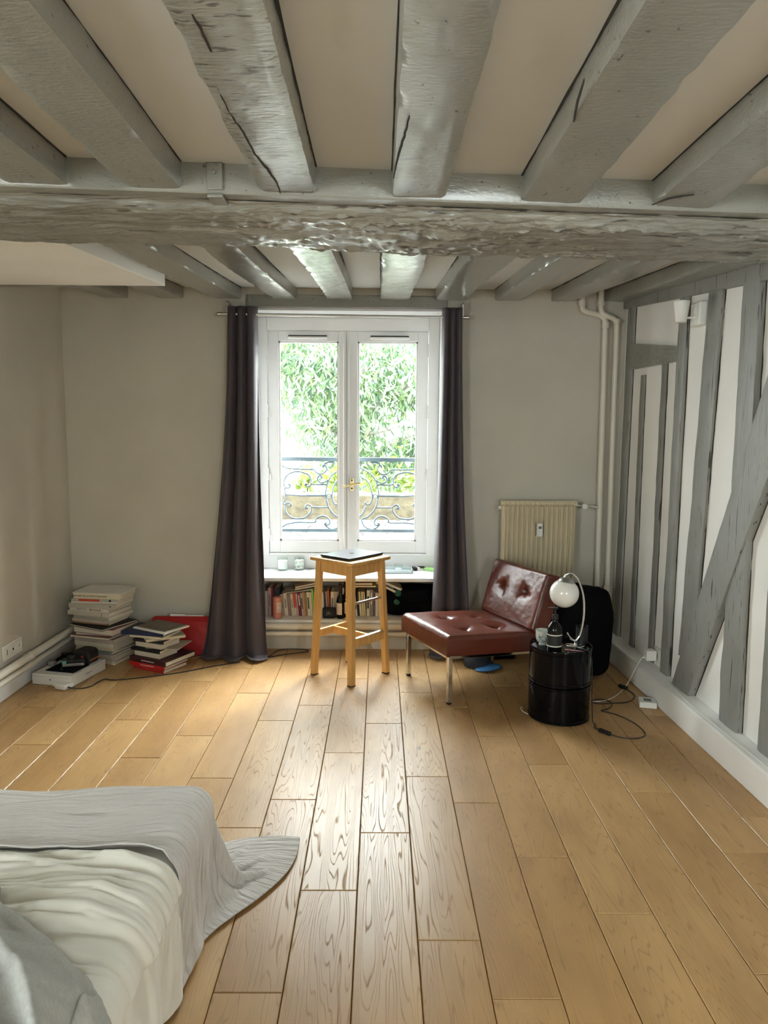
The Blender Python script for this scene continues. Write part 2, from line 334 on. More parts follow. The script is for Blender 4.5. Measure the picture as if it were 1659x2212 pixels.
wn = MB(); ym = (W3[0]+W3[1])/2
for a, b in ((W3[0], W3[0]+.05), (ym-.03, ym+.03), (W3[1]-.05, W3[1])): wn.box(XL-.14, XL-.08, a, b, W3[2], W3[3])
wn.box(XL-.14, XL-.08, W3[0], W3[1], W3[2], W3[2]+.06).box(XL-.14, XL-.08, W3[0], W3[1], W3[3]-.06, W3[3])
w3 = wn.build('side_fill_window', WHITE, kind='structure')  # frame of the added left-wall fill-light opening
for a, b in ((W3[0]+.05, ym-.03), (ym+.03, W3[1]-.05)): MB().box(XL-.112, XL-.108, a, b, W3[2]+.06, W3[3]-.06).build('pane', GLASS, w3)

# ceiling plaster: level over the camera, rising from the beam to the window wall
c = MB()
c.box(XL-.1, 2.0, YR-.1, 2.2, 2.221, 2.75)
za, zb = zj(2.2)+0.072, zj(4.9)+0.072
c.hexa([(XL-.1, 2.2, za), (2.0, 2.2, za), (2.0, 4.9, zb), (XL-.1, 4.9, zb), (XL-.1, 2.2, 2.75), (2.0, 2.2, 2.75), (2.0, 4.9, 2.75), (XL-.1, 4.9, 2.75)])
CE = c.build('ceiling', CEIL, kind='structure')

def section(w, h, m=7, rnd=0.006):
    pts = []
    for i in range(m+3): pts.append((-w/2+w*i/(m+2), 0.0))
    for i in range(1, m+1): pts.append((w/2, h*i/m))
    for i in range(1, 4): pts.append((w/2-w*i/3, h))
    for i in range(1, m): pts.append((-w/2, h-h*i/m))
    return pts
def rough_beam(xa, xb, ya, yb, za, zb, w, h, amp, seed, n=90, bow=0.0):
    """A hand-hewn joist running in y; underside at z."""
    sec = section(w, h); A = np.zeros((len(sec), n, 3))
    for j in range(n):
        t = j/(n-1); x = xa+(xb-xa)*t; y = ya+(yb-ya)*t; z = za+(zb-za)*t
        ww = 1+0.06*nz(seed, y*0.9, 3.1)
        for i, (sx, sz) in enumerate(sec):
            cx = abs(sx)/(w/2); cz = 1-sz/h
            d = amp*(0.8*nz(sx*9+seed, y*1.6, sz*9)+0.45*nz(sx*30+seed, y*12, sz*30+5)+0.3*nz(sx*70+seed, y*50, sz*70))
            edge = 1 if (cx > .98 and cz > .98) else 0
            ch = edge*(0.002+0.007*max(0, nz(seed+sx*5, y*11, 9)))
            px = sx*ww+bow*math.sin(y*2.2+seed); nx = (1 if sx > 0 else -1)*(cx > .98)
            A[i, j] = (x+px+nx*d-nx*ch, y, z+sz-(d if cz > .98 else 0)+ch)
    m = MB(); m.grid(A, closed_u=True)
    k = len(sec); m.f.append(tuple(i*n for i in range(k))); m.mi.append(0); m.f.append(tuple(i*n+n-1 for i in range(k-1, -1, -1))); m.mi.append(0)
    return m
def joist_gap(o, x, w, ya, yb, zc, seed):
    n = 60; 
    for sg in (-1, 1):
        A = np.zeros((3, n, 3))
        for j in range(n):
            y = ya+(yb-ya)*j/(n-1); th = max(.0003, .0010+.0028*nz(seed+sg, y*6, 2)); xx = x+sg*(w/2*(1+.06*nz(seed, y*.9, 3.1))+.0035)
            A[:, j] = ((xx-sg*.006, y, zc(y)+.002), (xx+sg*th, y, zc(y)-.0012), (xx-sg*.006, y, zc(y)-.0012-th*1.6))
        m = MB(); m.grid(A); m.build('ceiling_gap', POST_GAP, o)
def ybeam(x): return 2.07+0.083*x
NEAR = [(-1.30, .16, BEAM), (-0.925, .165, BEAM), (-0.62, .152, BEAM), (-0.259, .157, BEAM_R), (0.106, .152, BEAM), (0.482, .168, BEAM), (0.863, .170, BEAM), (1.23, .16, BEAM), (1.58, .15, BEAM)]
for i, (x, wd, mt) in enumerate(NEAR):
    rough_beam(x, x, YR, ybeam(x)+0.03, 2.15, 2.15, wd, 0.09, 0.0035 if mt is BEAM else 0.005, 11.3*i, n=190).build('joist', mt, CE, smooth=32)
    joist_gap(CE, x, wd, YR, ybeam(x), lambda y: 2.221, 11.3*i)
FARW = {-5: .16, -4: .16, -3: .17, -2: .152, -1: .162, 0: .19, 1: .19, 2: .16, 3: .15, 4: .16}
for k, wd in FARW.items():
    x = 0.094+0.366*k
    if k == 4: x = 1.55
    rough_beam(x, x, 2.45, 4.86, zj(2.45), zj(4.86), wd, 0.09, 0.005, 7.7*k+50, n=110, bow=0.006).build('joist', BEAM_R if k in (-1, 0) else BEAM, CE, smooth=32)
    joist_gap(CE, x, wd, 2.3, 4.8, lambda y: zj(y)+.072, 7.7*k+50)

# long drying cracks in the near joists
for q, P in enumerate([[(-0.299, 1.201), (-0.296, 1.26), (-0.296, 1.311)], [(-0.314, 1.444), (-0.313, 1.543), (-0.304, 1.645), (-0.299, 1.762), (-0.285, 1.882), (-0.277, 1.966), (-0.279, 2.051)], [(0.056, 1.557), (0.051, 1.637), (0.045, 1.7), (0.037, 1.797), (0.03, 1.924)], [(0.372, 1.394), (0.387, 1.497), (0.402, 1.576)], [(0.772, 2.118), (0.794, 2.068), (0.823, 2.044), (0.854, 2.028)]]):
    S2 = spline([(x, y, 2.1485) for x, y in P], 6); S2 = [Vector((p.x+.003*nz(p.y*40, q, 1), p.y, p.z)) for p in S2]
    MB().tube(S2, [.0022*math.sin(PI*(i+.6)/(len(S2)+.2))**.5+.0006 for i in range(len(S2))], 6).build('drying_crack', POST_GAP, CE)
# the sagging main beam: wall plate board above, hewn underside below
prof = [(0, 2.26), (0, 2.20), (0, 2.148), (0.004, 2.142), (0.04, 2.140), (0.074, 2.142)]
low = [(0.045, 2.1395), (0.062, 2.137), (0.070, 2.128), (0.080, 2.120), (0.10, 2.113), (0.14, 2.108), (0.19, 2.105), (0.25, 2.104), (0.31, 2.104), (0.37, 2.105), (0.42, 2.108), (0.45, 2.113), (0.468, 2.122), (0.474, 2.14), (0.476, 2.18), (0.476, 2.27)]
n = 260; x0, x1 = XL-0.05, 1.75
A = np.zeros((len(prof), n, 3))
for j in range(n):
    x = x0+(x1-x0)*j/(n-1)
    for i, (dy, z) in enumerate(prof): A[i, j] = (x, ybeam(x)+dy+0.002*nz(x*3, dy*20, z*20), z+0.003*nz(x*2, 4, i)+(0.008*min(0, x+0.4) if False else 0))
MBm = MB(); MBm.grid(A); beam = MBm.build('main_beam', BEAM, CE, smooth=40)
low2 = []
for a, b in zip(low[:-1], low[1:]):
    for t in (0, .25, .5, .75): low2.append((a[0]+(b[0]-a[0])*t, a[1]+(b[1]-a[1])*t))
low2.append(low[-1])
n = 640; A = np.zeros((len(low2), n, 3))
for j in range(n):
    x = x0+(x1-x0)*j/(n-1)
    for i, (dy, z) in enumerate(low2):
        rough = 1.0+1.3*math.exp(-((x-0.12)/0.55)**2)+(0.35 if x > .5 else 0)
        d = 0.008*nz(x*1.3, dy*5, 2)+rough*(0.007*nz(x*4.2, dy*22, 3)+0.007*abs(nz(x*7, dy*46, 7))+0.004*nz(x*22, dy*90, 4)+0.002*nz(x*60, dy*190, 6))
        crack = -0.010*max(0, 1-abs((i-24-7*nz(x*1.1, 1, 1)))/1.2) if x < -.1 else 0
        A[i, j] = (x, ybeam(x)+dy-d*0.3, z-d*(1 if i > 11 else .35)-crack)
MBm = MB(); MBm.grid(A); MBm.build('hewn_underside', BEAM_X, beam, smooth=60)
ys = ybeam(-0.455)
MB().box(-0.475, -0.432, ys-.008, ys, 2.150, 2.221).box(-0.475, -0.432, ys-.008, ys+.075, 2.130, 2.1385).build('iron_strap', BEAM, beam, bevel=.002)
MB().lathe([(.006, 0), (.006, .006), (.003, .008)], n=10, M=T(-.454, ys-.008, 2.195) @ RX(90)).build('strap_bolt', BEAM, beam)
# boxed-in white plaster panel under the joists beside the beam, with two grey battens
p = MB(); d = -0.03
p.hexa([(XL, 2.33, zj(2.33)+d), (-1.145, 2.33, zj(2.33)+d), (-1.145, 3.90, zj(3.9)+d), (XL, 3.90, zj(3.9)+d), (XL, 2.33, zj(2.33)+.05), (-1.145, 2.33, zj(2.33)+.05), (-1.145, 3.90, zj(3.9)+.05), (XL, 3.90, zj(3.9)+.05)])
p.build('plaster_panel', PLASTER_W, CE, bevel=.004)
for (ya, yb, xe) in ((2.36, 2.56, -1.15), (3.90, 3.96, -1.62)):
    MB().hexa([(XL, ya, zj(ya)+d-.006), (xe, ya, zj(ya)+d-.006), (xe, yb, zj(yb)+d-.006), (XL, yb, zj(yb)+d-.006), (XL, ya, zj(ya)+.02), (xe, ya, zj(ya)+.02), (xe, yb, zj(yb)+.02), (XL, yb, zj(yb)+.02)]).build('batten', BEAM, CE, bevel=.003)

# timber frame showing in the right wall
def timber(name, c, proud=.018, amp=.006, seed=0, mat=None, n=70, m=7):
    (bl, br, tr, tl) = [np.array(q, float) for q in c]     # (y, z): bottom-left, bottom-right, top-right, top-left as seen
    def sheet(exp, pr, am, sd):
        A = np.zeros((m+2, n, 3))
        for j in range(n):
            t = j/(n-1); L = bl+(tl-bl)*t; Rr = br+(tr-br)*t; ax = (Rr-L)/np.linalg.norm(Rr-L)
            L = L-ax*(exp+am*(nz(sd, t*6, 1)+.5*nz(sd, t*25, 2))); Rr = Rr+ax*(exp+am*(nz(sd+9, t*6, 3)+.5*nz(sd+9, t*25, 4)))
            for i in range(m):
                s = i/(m-1); q = L+(Rr-L)*s
                dd = pr+am*.5*(nz(q[0]*14+sd, q[1]*4, 5)+.5*nz(q[0]*50+sd, q[1]*9, 6))*(pr > .006)
                A[i+1, j] = (xr(q[0])-dd+(0.004 if i in (0, m-1) and pr > .006 else 0), q[0], q[1])
            A[0, j] = (xr(L[0])+.01, L[0], L[1]); A[m+1, j] = (xr(Rr[0])+.01, Rr[0], Rr[1])
        g = MB(); g.grid(A); k = m+2
        g.f.append(tuple(i*n for i in range(k))); g.mi.append(0); g.f.append(tuple(i*n+n-1 for i in range(k-1, -1, -1))); g.mi.append(0); return g
    o = sheet(0, proud, amp, seed).build(name, mat or POST, WR, smooth=45)
    sheet(.004, .003, amp*1.2, seed+30).build('gap', POST_GAP, o)
    return o
zL = .14
timber('timber_post', [(4.757, zL), (4.662, zL), (4.633, 2.31), (4.738, 2.31)], .02, .005, 1)
timber('timber_post', [(4.485, zL), (4.415, zL), (4.431, 1.857), (4.497, 1.857)], .012, .006, 2)
timber('timber_post', [(4.186, zL), (4.113, zL), (4.118, 1.90), (4.188, 1.90)], .012, .006, 3)
timber('timber_post', [(3.972, zL), (3.878, zL), (3.874, 2.23), (3.963, 2.23)], .025, .006, 4)
timber('timber_post', [(3.765, .30), (3.60, .34), (3.508, 2.195), (3.648, 2.20)], .02, .006, 5)
timber('timber_post', [(3.277, zL), (3.118, zL), (3.160, 2.17), (3.297, 2.17)], .034, .007, 6)
timber('timber_post', [(2.95, zL), (2.80, zL), (2.80, 2.13), (2.95, 2.13)], .03, .006, 7)
timber('timber_post', [(2.30, zL), (2.16, zL), (2.16, 2.10), (2.30, 2.10)], .03, .006, 17)
for q, yy in enumerate((1.62, 1.02, .38, -.30, -.95)): timber('timber_post', [(yy+.07, zL), (yy-.07, zL), (yy-.07, 2.10), (yy+.07, 2.10)], .03, .006, 21+q)
timber('timber_brace', [(3.775, zL-.01), (3.585, zL-.01), (2.575, 2.13), (2.855, 2.13)], .045, .004, 8)
timber('timber_rail', [(4.655, 1.905), (3.972, 1.893), (3.972, 1.975), (4.655, 2.07)], .022, .014, 9, mat=BEAM_R)
timber('timber_wall_plate', [(4.80, 2.31), (2.15, 2.06), (2.15, 2.15), (4.80, 2.40)], .03, .004, 10)

# skirtings
def strip_r(y0, y1, off, z0, z1):
    return MB().hexa([(xr(y0)-off, y0, z0), (xr(y0)+.01, y0, z0), (xr(y1)+.01, y1, z0), (xr(y1)-off, y1, z0), (xr(y0)-off, y0, z1), (xr(y0)+.01, y0, z1), (xr(y1)+.01, y1, z1), (xr(y1)-off, y1, z1)])
strip_r(YR, YB, .11, 0, .14).build('baseboard_right', PLASTER_W, kind='structure', bevel=.008)
MB().box(XL, XL+.02, YR, YB, 0, .082).build('baseboard_left', WHITE, kind='structure', bevel=.004)

# window recess: grey lintel board, white reveals, sill
MB().box(WX0-.0, WX1, YB-.012, YB+.02, 2.305, 2.385).build('trim_1', BEAM, kind='structure', bevel=.004)
w = MB().box(WX0, WX0+.022, YB+.005, 5.2, .503, 2.305).box(WX1-.022, WX1, YB+.005, 5.2, .503, 2.305).box(WX0, WX1, YB+.02, 5.2, 2.29, 2.305)
w.build('trim_2', WHITE, kind='structure')
MB().box(WX0, WX1, 4.785, 5.2, .478, .503).build('trim_3', SILLW, kind='structure', bevel=.005)
MB().box(WX0, WX1, 4.79, 5.17, .185, .207).build('trim_4', PLASTER_W, kind='structure', bevel=.004)
MB().box(WX0+.02, WX1-.02, 5.12, 5.2, .503, .615).build('trim_5', WHITE, kind='structure', bevel=.004)

# the casement window
fx0, fx1, fz0, fz1 = -.863, .415, .60, 2.29
w = MB().box(fx0, -.80, 5.11, 5.20, fz0, fz1).box(.34, fx1, 5.11, 5.20, fz0, fz1).box(-.80, .34, 5.11, 5.20, 2.20, fz1).box(-.80, .34, 5.11, 5.20, fz0, .618)
WIN = w.build('window_1', WHITE, kind='structure', bevel=.005)
def sash(x0, x1, gx0, gx1):
    z0, z1, g0, g1 = .620, 2.197, .705, 2.128
    s = MB().box(x0, gx0, 5.125, 5.165, z0, z1).box(gx1, x1, 5.125, 5.165, z0, z1).box(gx0, gx1, 5.125, 5.165, z0, g0).box(gx0, gx1, 5.125, 5.165, g1, z1)
    o = s.build('sash', WHITE, WIN, bevel=.003)
    b = .012
    MB().box(gx0, gx0+b, 5.132, 5.15, g0, g1).box(gx1-b, gx1, 5.132, 5.15, g0, g1).box(gx0, gx1, 5.132, 5.15, g0, g0+b).box(gx0, gx1, 5.132, 5.15, g1-b, g1).build('glazing_bead', WHITE, o)
    MB().box(gx0, gx1, 5.150, 5.153, g0, g1).build('pane', GLASS, o)
    return o
sl = sash(-.797, -.243, -.722, -.296); sr = sash(-.239, .337, -.162, .264)
MB().box(-.262, -.222, 5.112, 5.126, .622, 2.195).build('meeting_strip', WHITE, sr, bevel=.004)
MB().box(-.2405, -.2395, 5.104, 5.113, .625, 2.19).build('meeting_gap', POST_GAP, sr)
for o, a, b in ((sl, -.655, -.37), (sr, -.08, .205)):
    v = MB().box(a, b, 5.10, 5.126, 2.142, 2.160).build('vent', WHITE, o, bevel=.006)
    MB().box(a+.008, b-.008, 5.099, 5.104, 2.158, 2.166).build('vent_slot', POST_GAP, v)
for o, xx, sg in ((sl, -.800, -1), (sr, .340, 1)):
    for zz in (2.07, 1.64, 1.19, .75):
        h = MB().tube([(xx, 5.118, zz-.045), (xx, 5.118, zz+.045)], .008, 10)
        h.box(min(xx, xx+sg*.02), max(xx, xx+sg*.02), 5.112, 5.122, zz, zz+.045); h.box(min(xx, xx-sg*.02), max(xx, xx-sg*.02), 5.116, 5.126, zz-.045, zz)
        h.build('hinge', WHITE, o, smooth=40)
hd = MB().box(-.213, -.189, 5.106, 5.114, 1.075, 1.165).build('handle_plate', BRASS, sr, bevel=.003)
MB().tube([(-.201, 5.11, 1.12), (-.201, 5.07, 1.12)], .007, 10).tube([(-.262, 5.066, 1.108), (-.201, 5.066, 1.12), (-.140, 5.066, 1.134)], .0075, 10).build('handle', BRASS, hd, smooth=40)
for zz in (1.092, 1.150): MB().lathe([(.006, 0), (.006, .003)], n=10, M=T(-.201, 5.106, zz) @ RX(90)).build('handle_screw', INK, hd)

# ------------------------------------------------------------------ outside the window
LED = MB().box(-6, 6, 5.345, 7.25, .40, .60).build('exterior_ledge', pm('zinc_ledge', (0.055, 0.058, 0.058), 0.8, var=.4, vscale=8, stretch=(1, 3, 1)), kind='structure')
MB().box(WX0-.1, WX1+.1, 5.20, 5.42, .56, .655).build('exterior_sill', pm('stone_sill', (0.07, 0.073, 0.07), .85, var=.15, vscale=10), kind='structure', bevel=.01)
MB().box(-6, 6, 7.25, 7.5, .40, .86).build('exterior_parapet', pm('mossy_concrete', (0.060, 0.050, 0.030), .95, var=.35, vscale=14, bump=.6, bscale=30), kind='structure', bevel=.02)
MB().box(-6, 6, 7.5, 7.95, .10, .502).build('exterior_planter_bed', pm('planter_soil', (0.05, 0.035, 0.025), .95), kind='structure')
MB().box(-40, 40, 7.5, 60, -3.2, -3.0).build('exterior_ground', pm('courtyard_gravel', (0.40, 0.38, 0.34), .95, var=.2), kind='structure')
RAILP = {
'a': [(-0.745, 1.249), (-0.714, 1.228), (-0.683, 1.219), (-0.635, 1.217), (-0.559, 1.214), (-0.5, 1.214), (-0.48, 1.194), (-0.449, 1.18), (-0.421, 1.187), (-0.4, 1.211), (-0.4, 1.232), (-0.414, 1.246), (-0.428, 1.242), (-0.426, 1.234)],
'b': [(-0.394, 1.101), (-0.456, 1.1), (-0.515, 1.107), (-0.516, 1.138), (-0.532, 1.169), (-0.563, 1.186), (-0.604, 1.195), (-0.645, 1.193), (-0.687, 1.175), (-0.715, 1.14), (-0.72, 1.106), (-0.715, 1.081), (-0.698, 1.073), (-0.677, 1.078), (-0.674, 1.092), (-0.682, 1.099)],
'b2': [(-0.515, 1.107), (-0.525, 1.09), (-0.542, 1.083), (-0.56, 1.093), (-0.56, 1.103), (-0.549, 1.103)],
'c': [(-0.715, 1.071), (-0.712, 1.026), (-0.714, 0.984), (-0.727, 0.963), (-0.713, 0.949)],
'd': [(-0.394, 0.929), (-0.457, 0.928), (-0.512, 0.928), (-0.514, 0.905), (-0.533, 0.874), (-0.565, 0.849), (-0.606, 0.842), (-0.655, 0.845), (-0.689, 0.866), (-0.71, 0.901), (-0.711, 0.939), (-0.699, 0.96), (-0.678, 0.96), (-0.665, 0.946), (-0.675, 0.939)],
'd2': [(-0.512, 0.928), (-0.522, 0.942), (-0.54, 0.949), (-0.557, 0.94), (-0.561, 0.922), (-0.547, 0.921)],
'e': [(-0.742, 0.774), (-0.7, 0.799), (-0.648, 0.81), (-0.596, 0.814), (-0.492, 0.814), (-0.481, 0.839), (-0.457, 0.857), (-0.429, 0.862), (-0.398, 0.854), (-0.377, 0.826), (-0.38, 0.801), (-0.398, 0.794), (-0.412, 0.801)],
'f': [(-0.711, 1.022), (-0.664, 1.021), (-0.595, 1.016), (-0.526, 1.015), (-0.411, 1.016)],
'g': [(-0.342, 1.267), (-0.387, 1.267), (-0.418, 1.253)],
'o': [(-0.207, 1.245), (-0.252, 1.234), (-0.28, 1.224), (-0.308, 1.207), (-0.342, 1.186), (-0.366, 1.165), (-0.384, 1.134), (-0.398, 1.093), (-0.407, 1.051), (-0.405, 1.006), (-0.395, 0.957), (-0.378, 0.915), (-0.354, 0.884), (-0.319, 0.855), (-0.281, 0.838), (-0.292, 0.799), (-0.316, 0.775), (-0.355, 0.764), (-0.386, 0.772), (-0.41, 0.793), (-0.407, 0.807)],
'i': [(-0.273, 1.154), (-0.301, 1.146), (-0.325, 1.124), (-0.346, 1.086), (-0.357, 1.041), (-0.357, 0.992), (-0.347, 0.964), (-0.329, 0.95), (-0.309, 0.957), (-0.308, 0.964)],
'k': [(-0.309, 0.936), (-0.298, 0.908), (-0.281, 0.876), (-0.253, 0.855)],
'm': [(-0.391, 1.134), (-0.412, 1.121), (-0.439, 1.114), (-0.463, 1.128), (-0.467, 1.149), (-0.453, 1.166), (-0.436, 1.162), (-0.436, 1.152)]}
AX = -0.2075
RL = thing('balcony_railing', 'blue grey wrought iron railing with scrolls outside the window', 'railing', (AX, 5.35, .66))
for z0, z1, nm in ((1.275, 1.305, 'top_rail'), (.742, .765, 'bottom_rail')): MB().box(-.92, .50, 5.335, 5.365, z0, z1).build(nm, IRON, RL, bevel=.003)
for x in (-.765, .35): MB().box(x-.01, x+.01, 5.34, 5.36, .655, 1.28).build('upright', IRON, RL)
for k, pts in RAILP.items():
    for mir in (0, 1):
        P = [((2*AX-x) if mir else x, 5.35, z) for x, z in pts]
        n = len(P); m = MB().tube(spline(P, 4), .0068, 6)
        if k not in ('f', 'k', 'g'):
            e = P[-1]; m.lathe([(.001, -.009), (.007, -.006), (.010, 0), (.007, .006), (.001, .009)], e, 10)
        m.build('scroll', IRON, RL, smooth=60)
for x in (-.381, 2*AX+.381):
    m = MB(); m.tube([(x+.016*math.cos(a*PI/8), 5.35, 1.013+.016*math.sin(a*PI/8)) for a in range(17)], .004, 6, caps=False); m.build('collar_ring', IRON, RL, smooth=60)

# leaves
def leaf_cloud(centers, per, length, width, spread, droop, seed):
    rg = np.random.default_rng(seed); C = np.repeat(np.array(centers), per, 0); n = len(C)
    base = C+rg.normal(0, 1, (n, 3))*np.array(spread)
    d = np.stack([rg.normal(0, .55, n), rg.normal(0, .45, n), -droop+rg.normal(0, .4, n)], 1); d /= np.linalg.norm(d, axis=1)[:, None]
    s = np.cross(d, rg.normal(0, 1, (n, 3))); s /= np.linalg.norm(s, axis=1)[:, None]
    nn = np.cross(d, s); L = length*rg.uniform(.6, 1.25, n)[:, None]; Wd = width*rg.uniform(.7, 1.2, n)[:, None]
    fold = nn*Wd*.35
    P = np.stack([base, base+d*L*.35+s*Wd+fold, base+d*L*.7+s*Wd*.7+fold-nn*L*.04, base+d*L-nn*L*.1, base+d*L*.7-s*Wd*.7+fold-nn*L*.04, base+d*L*.35-s*Wd+fold, base+d*L*.5-nn*L*.01], 1)
    F = np.array([[0, 1, 6, 6], [0, 6, 5, 5]]); 
    faces = []; 
    idx = np.arange(n)*7
    for q in ((0, 1, 2, 6), (6, 2, 3), (0, 6, 4, 5), (6, 3, 4)): faces += [tuple(i+k for k in q) for i in idx]
    tint = np.repeat(rg.uniform(0, 1, n), 7)
    return P.reshape(-1, 3), faces, tint
def leaf_obj(name, data, mat, parent=None, **tags):
    V, F, tint = data; me = bpy.data.meshes.new(name); o0 = V.mean(0); me.from_pydata((V-o0).tolist(), [], F); me.materials.append(mat)
    at = me.attributes.new('tint', 'FLOAT', 'POINT'); at.data.foreach_set('value', tint.astype(np.float32))
    ob = bpy.data.objects.new(name, me); COL.objects.link(ob); ob.location = o0; ORG[ob.name] = Vector(o0)
    if parent is not None: attach(ob, parent)
    return tag(ob, **tags)
LEAFM = leaf_mat('tree_leaf', ((0.050, 0.105, 0.065), (0.115, 0.18, 0.055)))
LEAFP = leaf_mat('planter_leaf', ((0.09, 0.15, 0.025), (0.16, 0.20, 0.03)))
BARK = pm('grey_bark', (0.20, 0.18, 0.16), .9, var=.2, vscale=10)
TR = thing('leafy_tree', 'leafy green tree with drooping narrow leaves beyond the railing', 'tree', (-0.35, 8.9, -3.0))
MB().tube(spline([(-.2, 9.3, -3), (-.3, 9.2, -.5), (-.45, 9.0, .9), (-.38, 8.9, 1.6), (-.1, 8.9, 2.6), (.05, 8.9, 2.95)], 6), [.14]*8+[.11]*8+[.08]*8+[.05]*7, 10).build('trunk', BARK, TR, smooth=60)
BR = [[(-.42, 8.95, .95), (0, 8.8, 1.25), (.5, 8.6, 1.5), (1.2, 8.3, 1.6)], [(-.38, 8.9, 1.6), (.1, 8.7, 1.9), (.55, 8.5, 2.2), (1.3, 8.3, 2.6)], [(-.38, 8.9, 1.7), (-.55, 8.8, 2.2), (-.9, 8.6, 2.5), (-1.4, 8.4, 2.7)],
      [(-.25, 8.9, 2.2), (.3, 8.8, 2.6), (.9, 8.6, 2.7)], [(-.4, 8.9, 1.4), (0., 8.6, 1.5), (.4, 8.4, 1.62), (.9, 8.2, 1.55)], [(-.1, 8.9, 2.6), (-.7, 8.7, 2.7), (-1.5, 8.5, 2.8)], [(-.4, 8.9, 1.3), (-.6, 8.6, 1.5), (-.85, 8.4, 1.55)]]
for P in BR:
    S2 = spline(P, 6); MB().tube(S2, [.035-.028*i/len(S2) for i in range(len(S2))], 7).build('branch', BARK, TR, smooth=60)
cs = []
rg = np.random.default_rng(3)
while len(cs) < 900:
    y = rg.uniform(8.25, 9.8); k = y/8.7; x = rg.uniform(-2.3, 2.2)*k; z = 1.5+(rg.uniform(-.62, 1.22))*k
    X, Z = x/k, 1.5+(z-1.5)/k
    if X < -.72 and Z < 1.45+.35*(X < -1.0): continue
    if X < -1.05 and 1.5 < Z < 2.05: continue
    if Z > 2.9 and rg.random() < .3: continue
    if nz(X*2.3, Z*2.3, 3.3) < -.22: continue
    cs.append((x, y, z))
leaf_obj('foliage', leaf_cloud(cs, 24, .145, .018, (.14, .12, .13), .75, 5), LEAFM, TR, kind='stuff')
PLS = []
for i, (x, h) in enumerate(((-.80, .16), (-.44, .22), (-.08, .20), (.28, .24), (.64, .22), (1.0, .2))):
    PLS.append(thing('planter_shrub', 'bright green leafy shrub above the parapet, %s counted from the building side' % ('first', 'second', 'third', 'fourth', 'fifth', 'sixth')[i], 'shrub', (x, 7.68, .5), 'shrubs along the parapet'))
    MB().tube([(x, 7.68, .5), (x+.02, 7.68, .9)], .01, 6).build('stem', BARK, PLS[-1])
    leaf_obj('foliage', leaf_cloud([(x, 7.68, .9+h*.3)], 60, .10, .035, (.06, .04, h*.5), -.3, 20+i), LEAFP, PLS[-1], kind='stuff')
LT = leaf_cloud([(rg.uniform(-1.6, 1.2), rg.uniform(5.5, 7.2), .605) for _ in range(420)], 1, .07, .014, (.01, .01, 0), 0, 8)
V = LT[0]; V[:, 2] = .604+np.abs(V[:, 2]-.605)*.15
leaf_obj('leaf_litter', (V, LT[1], LT[2]), pm('dry_leaf', (0.018, 0.013, 0.009), .9), kind='stuff', label='dry brown leaf litter strewn over the ledge outside', cat='leaves')
# pale building across the courtyard
BD = thing('apartment_building', 'white facade across the courtyard seen through the left casement', 'building', (-6, 17, -3))
FAC = pm('white_facade', (0.78, 0.78, 0.76), .9); FACG = pm('grey_window_pane', (0.20, 0.26, 0.28), .3)
b = MB().box(-12, -1.35, 17, 24, -3, 9); b.build('wall', FAC, BD)
MB().box(-12, -1.25, 16.85, 17, 2.95, 3.12).build('cornice', FAC, BD)
for xa in (-2.55, -4.6, -6.6):
    for za in (1.25, 4.2):
        f = MB().box(xa-.08, xa+.78, 16.93, 17.02, za-.08, za+1.5).build('window_frame', FAC, BD)
        for q in range(2): MB().box(xa+q*.37, xa+q*.37+.33, 16.91, 16.95, za, za+1.42).build('pane', FACG, f)
        for q in range(6): MB().box(xa-.05+q*.15, xa-.03+q*.15, 16.80, 16.83, za-.7, za-.05).build('balcony_bar', FACG, f)
        MB().box(xa-.1, xa+.8, 16.79, 16.84, za-.05, za-.01).build('balcony_rail', FACG, f)

# ------------------------------------------------------------------ pipes, radiator, wall fittings
for nm, z, r, off, lab in (('heating_pipe', .170, .0225, .045, 'thicker upper heating pipe running low along the left and window walls'), ('heating_pipe', .117, .0175, .040, 'thinner lower heating pipe running just above the left skirting board')):
    x = XL+off; y = YB-off
    pts = [(x, YR+.02, z), (x, y-.05, z), (x+.015, y-.015, z), (x+.05, y, z), (1.10, y, z)]
    t = thing(nm, lab, 'pipe', (x, 1.5, 0), 'horizontal heating pipes')
    MB().tube(pts, r, 14).build('tube', CREAMP, t, smooth=50)
    for yy in (0.6, 2.4, 4.1): MB().tube([(x, yy-.012, z), (x, yy+.012, z)], r+.004, 14).box(XL, x, yy-.01, yy+.01, z-.008, z+.008).build('clip', CREAMP, t, smooth=40)
def elbow(pts, n=6): return spline(pts, n)
ZC = 2.43
t = thing('riser_pipe', 'cream vertical riser pipe nearer the radiator, feeding its valve', 'pipe', (1.475, 4.765, 0), 'riser pipes in the corner')
MB().tube([(1.311, 4.765, ZC), (1.311, 4.765, 2.33), (1.318, 4.765, 2.298), (1.345, 4.765, 2.285), (1.43, 4.765, 2.265), (1.462, 4.765, 2.245), (1.468, 4.765, 2.21), (1.475, 4.765, 1.6), (1.485, 4.765, 0.45), (1.49, 4.765, 0.0)], .0185, 14).build('tube', CREAMP, t, smooth=50)
for z in (2.34, 2.20): MB().tube([(1.311 if z > 2.3 else 1.469, 4.765, z-.018), (1.311 if z > 2.3 else 1.469, 4.765, z+.018)], .024, 14).build('coupling', CREAMP, t, smooth=40)
MB().tube([(1.483, 4.765, .40), (1.483, 4.765, .44)], .026, 14).build('coupling', CREAMP, t, smooth=40)
t = thing('riser_pipe', 'cream vertical riser pipe nearer the timbered wall', 'pipe', (1.545, 4.76, 0), 'riser pipes in the corner')
